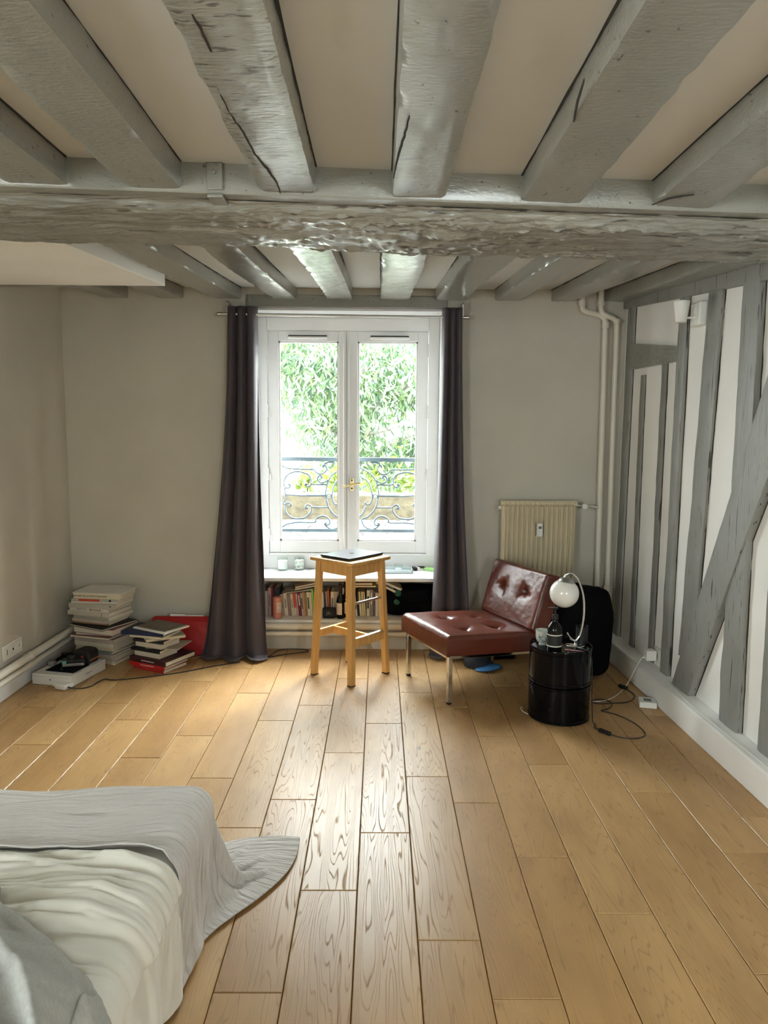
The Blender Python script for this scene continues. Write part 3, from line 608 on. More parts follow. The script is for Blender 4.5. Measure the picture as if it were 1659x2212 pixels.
MB().tube([(1.432, 4.755, ZC), (1.432, 4.755, 2.31), (1.440, 4.75, 2.275), (1.465, 4.745, 2.258), (1.51, 4.75, 2.245), (1.538, 4.757, 2.225), (1.543, 4.76, 2.19), (1.545, 4.76, 1.6), (1.555, 4.76, .45), (1.558, 4.76, 0.0)], .0185, 14).build('tube', CREAMP, t, smooth=50)
for x, z in ((1.432, 2.335), (1.541, 2.225), (1.552, .455), (1.552, .42)): MB().tube([(x, 4.757, z-.012), (x, 4.757, z+.012)], .0245, 14).build('coupling', CREAMP, t, smooth=40)

R0, R1, RZ0, RZ1 = .815, 1.305, .46, 1.052
t = thing('radiator', 'cream column radiator with heat meter under the window wall', 'radiator', (1.06, 4.72, RZ0))
NF = 15; pw = (R1-R0)/NF
for i in range(NF):
    x = R0+pw*i
    m = MB()
    m.prism([(-.0022, 0), (-.0035, .022), (-.012, .035), (-.012, .06), (.012, .06), (.012, .035), (.0035, .022), (.0022, 0)], T(x+pw*.5, 4.68, RZ0+.012), RZ1-RZ0-.024)
    m.build('fin', RAD, t, bevel=.002)
MB().box(R0, R1, 4.705, 4.742, RZ0+.02, RZ1-.02).build('back_panel', RAD, t)
for z in (RZ0+.02, RZ1-.02): MB().tube([(R0-.006, 4.712, z), (R1+.006, 4.712, z)], .021, 14).build('header', RAD, t, smooth=40)
MB().tube([(R0-.006, 4.712, RZ1-.05), (R0-.028, 4.712, RZ1-.05)], .013, 10).build('bleed_plug', CREAMP, t, smooth=40)
MB().box(1.040, 1.078, 4.655, 4.682, .815, .905).build('heat_meter', PLASW, t, bevel=.004)
MB().box(1.049, 1.069, 4.6535, 4.656, .868, .884).build('meter_display', pm('lcd', (0.10, 0.13, 0.10), .3), t)
v = MB().tube([(R1+.004, 4.712, 1.018), (R1+.04, 4.712, 1.018)], .012, 10).build('valve', STEEL, t, smooth=40)
MB().lathe([(.012, 0), (.019, .004), (.019, .03), (.012, .034)], n=8, M=T(R1+.052, 4.70, 1.016) @ RX(90)).build('valve_knob', PLASW, v, smooth=30)
MB().tube([(R1+.04, 4.712, 1.017), (R1+.10, 4.73, 1.013), (1.47, 4.757, 1.0)], .009, 8).build('feed_pipe', CREAMP, v, smooth=50)

# spotlight on the timbered wall
def wallx(y): return xr(y)
t = thing('wall_lamp', 'small white wall spotlight between the grey timber posts', 'lamp', (wallx(3.72), 3.72, 2.05))
MB().box(1.60, wallx(3.7)+.004, 3.665, 3.775, 2.045, 2.165).build('wall_box', PLASW, t, bevel=.008)
MB().tube([(1.61, 3.72, 2.09), (1.56, 3.705, 2.085), (1.535, 3.70, 2.085)], .006, 8).build('arm', PLASW, t, smooth=40)
MB().lathe([(.024, 0), (.027, .003), (.040, .104), (.038, .106), (.035, .100), (.023, .004)], (1.520, 3.69, 2.058), 24).build('lamp_shade', PLASW, t, smooth=40)

# sockets
t = thing('wall_socket', 'triple white socket plate above the pipes on the left wall', 'socket', (XL, 3.97, .205))
MB().box(XL, XL+.009, 3.865, 4.08, .207, .293).build('plate', PLASW, t, bevel=.003)
for i, yy in enumerate((3.905, 3.972, 4.04)):
    r = MB().lathe([(.026, 0), (.026, .003), (.022, .0035), (.020, .001)], n=24, M=T(XL+.009, yy, .25) @ RY(90)).build('socket_face', PLASW, t, smooth=40)
    if i: MB().lathe([(.006 if i == 1 else .003, 0), (.006 if i == 1 else .003, .002)], n=12, M=T(XL+.0105, yy, .25) @ RY(90)).build('socket_hole', INK, r)
    else: MB().box(XL+.011, XL+.0125, yy-.002, yy+.002, .235, .265).build('socket_hole', INK, r)
t = thing('wall_socket', 'small white socket low on the timbered wall behind a charger', 'socket', (wallx(4.05), 4.05, .165))
MB().box(wallx(4.05)-.010, wallx(4.05)+.004, 4.0, 4.10, .163, .253).build('plate', PLASW, t, bevel=.003)
MB().lathe([(.026, 0), (.026, .003), (.022, .001)], n=20, M=T(wallx(4.05)-.010, 4.05, .208) @ RY(-90)).build('socket_face', PLASW, t, smooth=40)
t = thing('plug_charger', 'white plug-in charger in the socket on the timbered wall', 'charger', (1.585, 4.05, .175))
MB().box(1.560, 1.620, 4.02, 4.085, .180, .240).build('body', PLASW, t, bevel=.006)
MB().tube([(1.562, 4.05, .195), (1.545, 4.05, .193)], .004, 8).build('usb_plug', PLASW, t)

# ------------------------------------------------------------------ curtains
def curtain(name, label, xt0, xt1, xb0, xb1, yt, yb, folds, seed, pud, mat=CURT, zb=.012):
    nu, nv = 150, 90; A = np.zeros((nu, nv, 3)); UV = []
    for i in range(nu):
        u = i/(nu-1)
        for j in range(nv):
            v = j/(nv-1); e = v**1.7
            x0 = xt0+(xb0-xt0)*e; x1 = xt1+(xb1-xt1)*e; yc = yt+(yb-yt)*v**2.2
            ph = folds*2*PI*(u+0.05*math.sin(3.1*v+seed)*v)+seed
            amp = .042*(1-.2*v)+.018*v*nz(seed, u*3, v*1.5)
            z = 2.292+(zb-2.292)*min(1, v/0.94)
            y = yc+amp*math.sin(ph)+.022*v*nz(u*3+seed, v*2, 2)
            x = x0+(x1-x0)*u+.012*math.cos(ph)*(1-.2*v)+.014*v*nz(u*4, v*3, seed)
            if v < .03: z += .004*math.sin(ph)
            if v > .90:
                q = (v-.90)/.10; out = q*q*pud[0]*(.5+.6*abs(nz(u*2.2+seed, 3, 1))); y -= out; x += (u-.5)*q*pud[1]
                z = max(.006+.014*q*(1+nz(u*6, q*2, seed)), z)
            A[i, j] = (x, y, z)
    m = MB(); m.grid(A)
    o = m.build(name, mat, smooth=180)
    md = o.modifiers.new('thick', 'SOLIDIFY'); md.thickness = .003; md.offset = 0
    return o
t = curtain('curtain', '', -1.000, -.790, -1.20, -.735, 4.70, 4.60, 3.3, .6, (.14, .03))
tag(t, 'left dark aubergine curtain falling to the floor by the red folder', 'curtain', 'window curtains')
t = curtain('curtain', '', 0.404, .512, .335, .625, 4.70, 4.64, 2.6, 2.1, (.10, .02))
tag(t, 'right dark aubergine curtain hanging behind the red leather chair', 'curtain', 'window curtains')
t = thing('curtain_rod', 'slim steel curtain rod across the top of the window', 'curtain rod', (-.23, 4.70, 2.23))
MB().tube([(-1.02, 4.70, 2.243), (.535, 4.70, 2.232)], .0085, 12).build('rod', STEEL, t, smooth=40)
for x, z in ((-1.02, 2.243), (.535, 2.232)):
    MB().tube([(x-(.03 if x < 0 else -.03), 4.70, z), (x, 4.70, z)], .012, 12).build('finial', STEEL, t, smooth=40)
for x, z in ((-.985, 2.243), (.528, 2.232)): MB().box(x-.005, x+.005, 4.695, 4.705, z, 2.325).box(x-.005, x+.005, 4.695, YB, 2.315, 2.325).build('bracket', STEEL, t)

# ------------------------------------------------------------------ bar stool with the laptop
SC = Vector((-.177, 4.305, 0)); SA = -41.0
MS = T(*SC) @ RZ(SA)
t = thing('bar_stool', 'tall beech bar stool with square seat in front of the window', 'stool', SC)
def sq(h, z, b=.028): return [MS @ Vector(p) for p in ((-h, -h, z), (h, -h, z), (h, h, z), (-h, h, z))]
m = MB(); m.box(-.177, .177, -.177, .177, .718, .74, MS); m.build('seat', BIRCH, t, bevel=.009, seg=3)
LT_ = {}
for sx in (-1, 1):
    for sy in (-1, 1):
        tp, bt = .150, .176; w = .036
        def c(o, z): return [MS @ Vector(q) for q in sorted([(sx*o, sy*o, z), (sx*(o-w), sy*o, z), (sx*(o-w), sy*(o-w), z), (sx*o, sy*(o-w), z)], key=lambda q: math.atan2(q[1]-sy*(o-w/2), q[0]-sx*(o-w/2)))]
        MB().hexa(c(bt, .004)+c(tp, .719)).build('leg', BIRCH, t, bevel=.003)
        MB().hexa(c(bt-.002, 0)+c(bt-.002, .0045)).build('foot_pad', PLASK, t)
def lo(z): return .176-(.026)*(z/.719)
for k, (ax, sg) in enumerate((('x', -1), ('x', 1), ('y', -1), ('y', 1))):
    o = lo(.685)-.008; L = o-.030
    a = (o*sg-.02*(sg > 0), o*sg+.02*(sg < 0))
    (MB().box(-L, L, a[0], a[1], .650, .718, MS) if ax == 'x' else MB().box(a[0], a[1], -L, L, .650, .718, MS)).build('apron', BIRCH, t, bevel=.002)
# stretchers: side rails in an H plus a front foot rest with a metal strip, and a thin steel bar
def rail(p, q, h, w, nm, mat, bev=.002):
    P, Q = MS @ Vector(p), MS @ Vector(q); d = (Q-P).normalized(); s = d.cross(Vector((0, 0, 1)))*w/2; u = Vector((0, 0, h))
    return MB().hexa([P-s, Q-s, Q+s, P+s, P-s+u, Q-s+u, Q+s+u, P+s+u]).build(nm, mat, t, bevel=bev)
zz = .235; o = lo(zz)-.018
rail((-o, -o, zz), (-o, o, zz), .045, .02, 'stretcher', BIRCH); 
rail((o, -o, zz-.012), (o, o, zz-.012), .052, .022, 'foot_rest', BIRCH)
fr = rail((o, -o+.02, zz+.0405), (o, o-.02, zz+.0405), .004, .026, 'foot_rest_strip', STEEL)
rail((-o, 0, zz), (o, 0, zz), .045, .02, 'stretcher', BIRCH)
o = lo(.485)-.018
P, Q = MS @ Vector((o, -o, .485)), MS @ Vector((o, o, .485)); MB().tube([P, Q], .0085, 12).build('steel_bar', CHROME, t, smooth=40)

LM = T(-.168, 4.315, .7405) @ RZ(-40)
t = thing('laptop', 'closed dark grey laptop lying on the bar stool', 'laptop', (-.168, 4.315, .7405))
KB = pm('space_grey_aluminium', (0.10, 0.10, 0.115), .30, metal=.8)
MB().box(-.120, .120, -.155, .155, .002, .0105, LM).build('base', pm('dark_aluminium', (0.05, 0.05, 0.055), .4, metal=.6), t, bevel=.003)
MB().box(-.120, .120, -.155, .155, .0112, .0155, LM).build('lid', KB, t, bevel=.0015)
def apple(size):
    pts = []
    for i in range(40):
        a = 2*PI*i/40; r = .46+.03*math.cos(2*a)
        x, y = r*math.cos(a), r*1.02*math.sin(a)
        y -= .10*math.exp(-(x/.13)**2)*(1 if y > 0 else -.6)
        if x > 0: x = min(x, math.sqrt(max(0, 0))+1) if False else x
        dx, dy = x-.58, y-.06; d = math.hypot(dx, dy)
        if d < .24: x, y = .58+dx/d*.24, .06+dy/d*.24
        pts.append((x*size, y*size))
    leafp = [(.02*size, .52*size), (.04*size, .66*size), (.14*size, .80*size), (.22*size, .82*size), (.20*size, .68*size), (.10*size, .56*size)]
    return pts, leafp
def logo(name, size, M, mat, parent):
    a, b = apple(size); m = MB(); m.prism(a, M, .0004); m.prism(b, M, .0004); return m.build(name, mat, parent)
logo('lid_logo', .035, LM @ T(0, 0, .0156) @ RZ(90), pm('mirror_logo', (0.02, 0.02, 0.02), .12, metal=.5), t)

# ------------------------------------------------------------------ red leather lounge chair
CA = Vector((.14, 4.287, 0)); cw = Vector((.402, -.916, 0)).normalized(); cd = Vector((.916, .402, 0)).normalized()
MC = Matrix(((cw.x, cd.x, 0, CA.x), (cw.y, cd.y, 0, CA.y), (0, 0, 1, 0), (0, 0, 0, 1)))   # local: u across the front, v to the back
CWD, CDP = .572, .655
t = thing('lounge_chair', 'oxblood leather button-tufted lounge chair on chrome legs', 'chair', MC @ Vector((CWD/2, CDP/2, 0)))
def cushion(name, w, h, th, M, buttons, seed, parent, edge=.022, dip=.020):
    nu, nv = 56, 56
    def rim(s): return max(0.0, 1-(2*abs(s-.5))**14)
    faces = []
    A = np.zeros((nu, nv, 3)); Bm = np.zeros((nu, nv, 3))
    for i in range(nu):
        for j in range(nv):
            u = i/(nu-1); v = j/(nv-1); u = .5-.5*math.cos(PI*u) if False else u
            ex = min(u, 1-u)*w; ey = min(v, 1-v)*h; e = min(ex, ey)
            rd = edge; drop = rd-math.sqrt(max(0, rd*rd-(rd-min(e, rd))**2)) if e < rd else 0
            z = th-drop+.010*(math.sin(PI*u)*math.sin(PI*v))**.6
            for (bu, bv) in buttons:
                d = math.hypot((u-bu)*w, (v-bv)*h); z -= .030*math.exp(-(d/.022)**2)+dip*math.exp(-(d/.060)**2)
                an = math.atan2((v-bv)*h, (u-bu)*w)
                z -= .007*math.exp(-((d-.03)/.035)**2)*max(0, math.cos(3*an+bu*9))**3
            z += .0025*nz(u*5+seed, v*5, 1)+.0012*nz(u*16+seed, v*16, 2)
            A[i, j] = M @ Vector((u*w, v*h, z)); Bm[i, j] = M @ Vector((u*w, v*h, 0))
    m = MB(); m.grid(A); ring = [(i, 0) for i in range(nu)]+[(nu-1, j) for j in range(1, nv)]+[(i, nv-1) for i in range(nu-2, -1, -1)]+[(0, j) for j in range(nv-2, 0, -1)]
    rows = []
    for k, f in enumerate((1, .93, .6, .3, .08, 0)):
        bl = .004*math.sin(PI*f); row = []
        for q, (i, j) in enumerate(ring):
            a = Vector(A[i, j]); b = Vector(Bm[i, j]); c = M @ Vector((w/2, h/2, 0)); p = b+(a-b)*f; out = (b-c); out.normalize()
            row.append(p+out*(bl+.002*nz(q*.3+seed, f*3, 4)*(0 < f < 1)))
        rows.append(row)
    G = np.array([[list(p) for p in r] for r in rows]).transpose(1, 0, 2)
    m.grid(G, closed_u=True)
    n0 = len(m.v); m.add([rows[-1][i] for i in range(len(ring))], [tuple(range(len(ring)))])
    o = m.build(name, LEATHER, parent, smooth=60)
    bm = bmesh.new(); bm.from_mesh(o.data); bmesh.ops.remove_doubles(bm, verts=bm.verts, dist=1e-5); bmesh.ops.recalc_face_normals(bm, faces=bm.faces); bm.to_mesh(o.data); bm.free()
    for (bu, bv) in buttons:
        Mb = M @ T(bu*w, bv*h, th-.036); MB().lathe([(.001, .007), (.006, .006), (.009, .002), (.009, -.002)], n=12, M=Mb).build('button', LEATHER, o, smooth=60)
    return o
tilt = math.degrees(math.atan2(.035, .55))
Mseat = MC @ T(0, 0, .283) @ RX(-tilt)
cushion('seat', CWD, .66, .112, Mseat, [(.28, .32), (.72, .30), (.28, .64), (.72, .62)], 1, t)
Mback = MC @ T(0, .545, .372) @ RX(90-18.5)
# backrest cushion: local x across, y up, thickness towards the sitter
Mb2 = MC @ T(CWD, .555, .365) @ RX(-18) @ Matrix(((-1, 0, 0, 0), (0, 0, -1, .11), (0, 1, 0, 0), (0, 0, 0, 1)))
cushion('backrest', CWD, .345, .11, Mb2, [(.30, .58), (.70, .58)], 5, t, dip=.010)
def bar(name, p, q, w=.026, h=None, mat=CHROME):
    P, Q = MC @ Vector(p), MC @ Vector(q); d = (Q-P).normalized(); s = d.orthogonal() if abs(d.z) > .5 else d.cross(Vector((0, 0, 1)))
    s = cw.copy() if abs(d.z) > .5 else s.normalized(); u = d.cross(s).normalized(); s = s*w/2; u = u*(h or w)/2
    return MB().hexa([P-s-u, P+s-u, P+s+u, P-s+u, Q-s-u, Q+s-u, Q+s+u, Q-s+u]).build(name, mat, t, bevel=.002)
ztop = .283
for u in (.03, CWD-.03):
    bar('leg', (u, .035, .012), (u, .035, ztop-.012)); bar('leg', (u, CDP-.02, .012), (u, CDP-.02, ztop-.052))
    for v in (.035, CDP-.02): bar('foot_cap', (u, v, 0), (u, v, .013), .024, mat=PLASK)
    bar('side_rail', (u, .035, ztop-.014), (u, CDP-.02, ztop-.052), .02)
    bar('back_support', (u+(.05 if u < .3 else -.05), CDP-.0, ztop-.05), (u+(.05 if u < .3 else -.05), CDP+.09, .60), .02, .008)
bar('front_rail', (.03, .035, ztop-.014), (CWD-.03, .035, ztop-.014), .026, .022)
bar('rear_rail', (.03, CDP-.02, ztop-.052), (CWD-.03, CDP-.02, ztop-.052), .022)

# ------------------------------------------------------------------ black drum table and what stands on it
BC = (.960, 3.655); BR_ = .158; BH = .392
t = thing('drum_table', 'glossy black round two-tier storage drum used as a side table', 'side table', (*BC, 0))
for z0, z1 in ((.004, .196), (.200, .380)):
    MB().lathe([(BR_-.004, z0), (BR_+.003, z0+.003), (BR_+.003, z0+.014), (BR_, z0+.018), (BR_, z1-.012), (BR_+.003, z1-.008), (BR_+.003, z1), (BR_-.006, z1+.001)], (*BC, 0), 64).build('tier', GLOSSK, t, smooth=35)
    m = MB(); A = np.zeros((22, 2, 3))
    for i in range(22):
        a = math.radians(150+i*4.6)
        for j, zz in enumerate((z0+.022, z1-.016)): A[i, j] = (BC[0]+(BR_+.0022)*math.cos(a), BC[1]+(BR_+.0022)*math.sin(a), zz)
    m.grid(A); dr = m.build('sliding_door', GLOSSK, t, smooth=60)
    a = math.radians(158); MB().lathe([(.012, 0), (.012, .0012), (.009, .0008)], n=16, M=T(BC[0]+(BR_+.002)*math.cos(a), BC[1]+(BR_+.002)*math.sin(a), (z0+z1)/2) @ RZ(158) @ RY(90)).build('finger_hole', INK, dr)
MB().lathe([(.02, .379), (BR_-.012, .379), (BR_-.006, .384), (BR_-.004, BH), (BR_+.002, BH+.001), (BR_+.004, BH-.004), (BR_+.003, .378), (BR_-.02, .374)], (*BC, 0), 64).build('tray_top', GLOSSK, t, smooth=50)
ZT = .3795

LB = (1.040, 3.672)
t = thing('table_lamp', 'arched chrome lamp with white glass globe on the black drum', 'lamp', (*LB, ZT))
MB().lathe([(.001, 0), (.048, 0), (.050, .003), (.046, .006), (.010, .009), (.001, .009)], (*LB, ZT), 40).build('base', CHROME, t, smooth=40)
arm = spline([(LB[0]-.045, LB[1], ZT+.070), (LB[0]-.035, LB[1], ZT+.052), (LB[0]-.018, LB[1], ZT+.034), (LB[0]+.002, LB[1], ZT+.028), (LB[0]+.020, LB[1], ZT+.045), (LB[0]+.034, LB[1], ZT+.10), (LB[0]+.042, LB[1], ZT+.18), (LB[0]+.034, LB[1], ZT+.27), (LB[0]+.008, LB[1], ZT+.345), (LB[0]-.020, LB[1], ZT+.380), (LB[0]-.045, LB[1], ZT+.388), (LB[0]-.064, LB[1], ZT+.376), (LB[0]-.072, LB[1], ZT+.356)], 7)
MB().tube(arm, .0052, 12).tube([(LB[0], LB[1], ZT), (LB[0], LB[1], ZT+.032)], .0045, 10).build('arm', CHROME, t, smooth=60)
GC = Vector((LB[0]-.068, LB[1]-.006, ZT+.283)); GR = .076
gp = [(GR*math.cos(a), GR*math.sin(a)) for a in np.linspace(-PI/2+.02, 1.02, 24)]
Mg = T(*GC) @ RY(9)
MB().lathe(gp, n=40, M=Mg, cap=True).build('globe', pm('opal_glass', (0.84, 0.83, 0.78), .12, coat=.6, trans=.0), t, smooth=60)
MB().lathe([(.043, .058), (.044, .064), (.036, .075), (.022, .083), (.010, .086), (.001, .087)], n=32, M=Mg).build('shade_cap', STEEL, t, smooth=40)
MB().tube(spline([(LB[0]+.004, LB[1]-.045, ZT+.004), (LB[0]-.004, LB[1]-.07, ZT+.010), (LB[0]+.02, LB[1]-.128, ZT+.014), (LB[0]+.045, LB[1]-.150, .36), (LB[0]+.055, LB[1]-.150, .15), (LB[0]+.07, LB[1]-.13, .02), (1.120, 3.53, .004), (1.106, 3.485, .004), (1.124, 3.443, .008)], 8), .0026, 6).build('cord', PLASK, t, smooth=60)
sw = MB().box(-.034, .034, -.010, .010, 0, .017, T(1.136, 3.424, .001) @ RZ(-52)).build('cord_switch', PLASK, t, bevel=.004)
MB().tube(spline([(1.15, 3.406, .008), (1.208, 3.368, .004), (1.292, 3.368, .004), (1.34, 3.428, .004), (1.327, 3.556, .004), (1.273, 3.657, .004), (1.209, 3.71, .004), (1.245, 3.735, .004), (1.276, 3.766, .004), (1.300, 3.82, .004), (1.288, 3.86, .004), (1.243, 3.879, .004), (1.190, 3.845, .004), (1.232, 3.812, .004), (1.312, 3.822, .004), (1.399, 3.842, .004), (1.464, 3.922, .004), (1.47, 3.983, .004), (1.452, 4.04, .006)], 8), .0028, 6).build('cord', PLASK, t, smooth=60)
MB().box(-.03, .03, -.012, .012, 0, .02, T(1.444, 4.06, .001) @ RZ(118)).build('plug', PLASK, t, bevel=.005)

BT = (.905, 3.575)
t = thing('pump_bottle', 'dark pump bottle with pale bands on the black drum', 'bottle', (*BT, ZT))
DKB = pm('dark_brown_bottle', (0.006, 0.005, 0.005), .10, spec=.35)
MB().lathe([(.034, 0), (.0385, .004), (.0385, .110), (.036, .124), (.028, .140), (.018, .152), (.0145, .158), (.0145, .172)], (*BT, ZT), 40).build('body', DKB, t, smooth=50)
lb = MB().lathe([(.0388, .028), (.0389, .03), (.0389, .090), (.0388, .092)], (*BT, ZT), 40, cap=False).build('label', pm('black_label', (0.015, 0.015, 0.015), .55), t, smooth=50)
for z in (.030, .088): MB().lathe([(.0392, z), (.0393, z+.001), (.0393, z+.0045), (.0392, z+.0055)], (*BT, ZT), 40, cap=False).build('label_band', pm('cream_print', (0.72, 0.70, 0.62), .6), lb, smooth=50)
pmp = MB().lathe([(.0165, .170), (.0165, .190), (.012, .193), (.006, .194), (.006, .206), (.0045, .207), (.0045, .226)], (*BT, ZT), 24).build('pump', PLASK, t, smooth=40)
MB().hexa([(BT[0]-.036, BT[1]-.009, ZT+.224), (BT[0]+.014, BT[1]-.011, ZT+.222), (BT[0]+.014, BT[1]+.011, ZT+.222), (BT[0]-.036, BT[1]+.009, ZT+.224), (BT[0]-.036, BT[1]-.009, ZT+.229), (BT[0]+.014, BT[1]-.011, ZT+.230), (BT[0]+.014, BT[1]+.011, ZT+.230), (BT[0]-.036, BT[1]+.009, ZT+.229)]).build('pump_spout', PLASK, pmp, bevel=.002)

CP = (.872, 3.69)
t = thing('tea_cup', 'pale celadon cup with dark blue brushstrokes on the black drum', 'cup', (*CP, ZT))
MB().lathe([(.018, 0), (.020, .002), (.019, .010), (.030, .018), (.037, .035), (.0385, .078), (.0365, .078), (.035, .036), (.026, .022), (.001, .020)], (*CP, ZT), 36).build('bowl', pm('celadon_glaze', (0.60, 0.64, 0.58), .2, coat=.4), t, smooth=50)
for k, (a0, pts) in enumerate(((245, [(-.5, .040), (-.25, .050), (0, .046), (.25, .056)]), (262, [(-.3, .034), (.1, .026), (.4, .030), (.6, .044)]), (285, [(-.2, .05), (0, .034), (.1, .024)]), (230, [(-.1, .056), (.15, .044), (.05, .030)]), (300, [(0, .06), (.1, .05), (0, .042)]))):
    P = [(CP[0]+.0385*math.cos(math.radians(a0)+q*.9), CP[1]+.0385*math.sin(math.radians(a0)+q*.9), ZT+z) for q, z in pts]
    MB().tube(spline(P, 6), .0014, 5).build('brushstroke', pm('cobalt_glaze', (0.02, 0.05, 0.08), .3), t)
KC = (1.082, 3.70)
t = thing('black_cup', 'tall black cup behind the chrome lamp arm on the drum', 'cup', (*KC, ZT))
MB().lathe([(.026, 0), (.030, .003), (.031, .098), (.029, .098), (.028, .006), (.001, .005)], (*KC, ZT), 32).build('wall', PLASK, t, smooth=50)
MB().tube([(KC[0]+.0305*math.cos(a), KC[1]+.0305*math.sin(a), ZT+.098) for a in np.linspace(0, 2*PI, 33)], .0016, 6, caps=False).build('rim', GLOSSK, t, smooth=60)
PN = T(1.015, 3.565, ZT+.0045) @ RZ(-22)
t = thing('pen', 'slim rose metal pen lying on the rim of the drum', 'pen', (1.015, 3.565, ZT))
MB().tube([PN @ Vector((-.055, 0, 0)), PN @ Vector((.045, 0, 0)), PN @ Vector((.056, 0, 0))], [.0036, .0036, .0012], 10).build('barrel', pm('rose_metal', (0.55, 0.30, 0.30), .25, metal=.8), t, smooth=50)
MB().tube([PN @ Vector((-.05, 0, .005)), PN @ Vector((-.02, 0, .0048))], .0012, 6).build('pocket_clip', CHROME, t)
t = thing('lighter', 'small white lighter lying beside the celadon cup', 'lighter', (.905, 3.655, ZT))
MB().tube([(.888, 3.645, ZT+.007), (.925, 3.653, ZT+.007)], .0068, 12).build('body', PLASW, t, smooth=50)
MB().tube([(.925, 3.653, ZT+.007), (.938, 3.656, ZT+.007)], .006, 12).build('metal_hood', STEEL, t, smooth=50)

# black bag in the corner, with a white board leaning behind it
def blob_box(x0, x1, y0, y1, z0, z1, seed, amp=.02, n=26, sq=5.0):
    A = np.zeros((2*n, n, 3)); c = ((x0+x1)/2, (y0+y1)/2, (z0+z1)/2); h = ((x1-x0)/2, (y1-y0)/2, (z1-z0)/2)
    sp = lambda v, e: math.copysign(abs(v)**e, v)
    for i in range(2*n):
        a = 2*PI*i/(2*n)
        for j in range(n):
            b = -PI/2+PI*(j+.02)/(n-.96)
            e = 2/sq; p = [sp(math.cos(b), e)*sp(math.cos(a), e), sp(math.cos(b), e)*sp(math.sin(a), e), sp(math.sin(b), e)]
            q = [c[k]+h[k]*p[k] for k in range(3)]
            d = amp*(nz(q[0]*6+seed, q[1]*6, q[2]*6)+.5*nz(q[0]*17+seed, q[1]*17, q[2]*9))
            A[i, j] = [q[k]+d*p[k]*(0 if (k == 2 and p[2] < -.7) else 1) for k in range(3)]
    m = MB(); m.grid(A, closed_u=True); m.f.append(tuple(i*n for i in range(2*n))); m.mi.append(0); m.f.append(tuple(i*n+n-1 for i in range(2*n-1, -1, -1))); m.mi.append(0); return m
t = thing('black_bag', 'large black cloth bag slumped in the corner behind the drum', 'bag', (1.23, 4.33, 0))
blob_box(1.03, 1.435, 4.20, 4.48, .002, .545, 3, .022).build('body', BLACKCLOTH, t, smooth=60)
for q in (0, 1): MB().tube(spline([(1.12+q*.02, 4.22+q*.18, .50), (1.16, 4.21+q*.2, .545), (1.26, 4.22+q*.2, .548), (1.32, 4.23+q*.18, .50)], 6), .009, 8).build('handle', BLACKCLOTH, t, smooth=60)
MB().box(-.12, .12, -.004, .004, 0, .30, T(1.34, 4.50, .0) @ RZ(-12) @ RX(-5)).build('white_board', PAPERW, bevel=.001, label='white card leaning behind the black bag in the corner', cat='board')
MB().box(-.10, .10, -.06, .06, 0, .16, T(.80, 4.64, 0.001) @ RZ(8)).build('shoe_box', BLACKCLOTH, bevel=.01, label='low black box on the floor under the leather chair', cat='box')

# cap under the chair
t = thing('baseball_cap', 'black cap with bright blue brim on the floor under the chair', 'cap', (.62, 4.43, 0))
MB().lathe([(.085, 0), (.088, .02), (.080, .05), (.058, .078), (.025, .09), (.001, .092)], (.635, 4.465, .004), 32).build('crown', pm('black_cap_cloth', (0.02, 0.022, 0.03), .8), t, smooth=60)
A = np.zeros((22, 8, 3))
for i in range(22):
    a = math.radians(-118+i*118/21+15)
    for j in range(8):
        r = .082+.085*j/7*(math.sin(PI*(i+1.2)/23.4))**.6; A[i, j] = (.635+r*math.cos(a), 4.465+r*math.sin(a), .012+.016*math.sin(PI*i/21)-.006*j/7)
m = MB(); m.grid(A); o = m.build('brim', pm('blue_brim_cloth', (0.05, 0.20, 0.46), .7), t, smooth=60); o.modifiers.new('t', 'SOLIDIFY').thickness = .005

# ------------------------------------------------------------------ floor adapters and cables
t = thing('power_adapter', 'square white power brick on the floor by the right skirting', 'adapter', (1.49, 3.79, 0))
MA = T(1.488, 3.795, 0) @ RZ(-14)
MB().box(-.046, .046, -.046, .046, .001, .034, MA).build('body', PLASW, t, bevel=.005)
MB().box(-.02, .02, -.02, .02, .034, .0345, MA).build('print', INKG, t)
MB().tube(spline([MA @ Vector((.046, 0, .015)), (1.562, 3.80, .06), (1.578, 3.77, .142), (1.585, 3.66, .143), (1.572, 3.45, .143), (1.580, 3.2, .143), (1.592, 2.9, .143), (1.60, 2.4, .143), (1.61, 1.8, .143)], 8), .0024, 6).build('cord', PLASW, t, smooth=60)
o = MB().tube(spline([(1.545, 4.05, .193), (1.53, 4.06, .16), (1.505, 4.10, .06), (1.469, 4.088, .004), (1.366, 3.941, .004), (1.274, 3.86, .004), (1.184, 3.84, .004), (1.13, 3.80, .004)], 8), .0022, 6)
o.build('charging_cable', PLASW, smooth=60, label='thin white cable trailing from the wall charger to the drum', cat='cable')
MB().tube(spline([(.80, 3.66, .004), (.778, 3.70, .005), (.775, 3.74, .010), (.79, 3.755, .004)], 6), .002, 6).build('loose_wire_end', PLASW, smooth=60, label='short white wire end on the floor left of the drum', cat='cable')
MQ = T(-1.832, 4.025, 0) @ RZ(-22)
t = thing('laptop_charger', 'white laptop charger on the floor in front of the white box', 'charger', (-1.832, 4.025, 0))
MB().box(-.038, .038, -.038, .038, .001, .029, MQ).build('body', PLASW, t, bevel=.007)
MB().box(-.072, -.036, -.018, .024, .006, .026, MQ).build('plug_end', PLASW, t, bevel=.004)
MB().tube([MQ @ Vector((.036, -.008, .014)), MQ @ Vector((.056, -.010, .012))], .005, 8).build('cable_plug', PLASK, t, smooth=50)
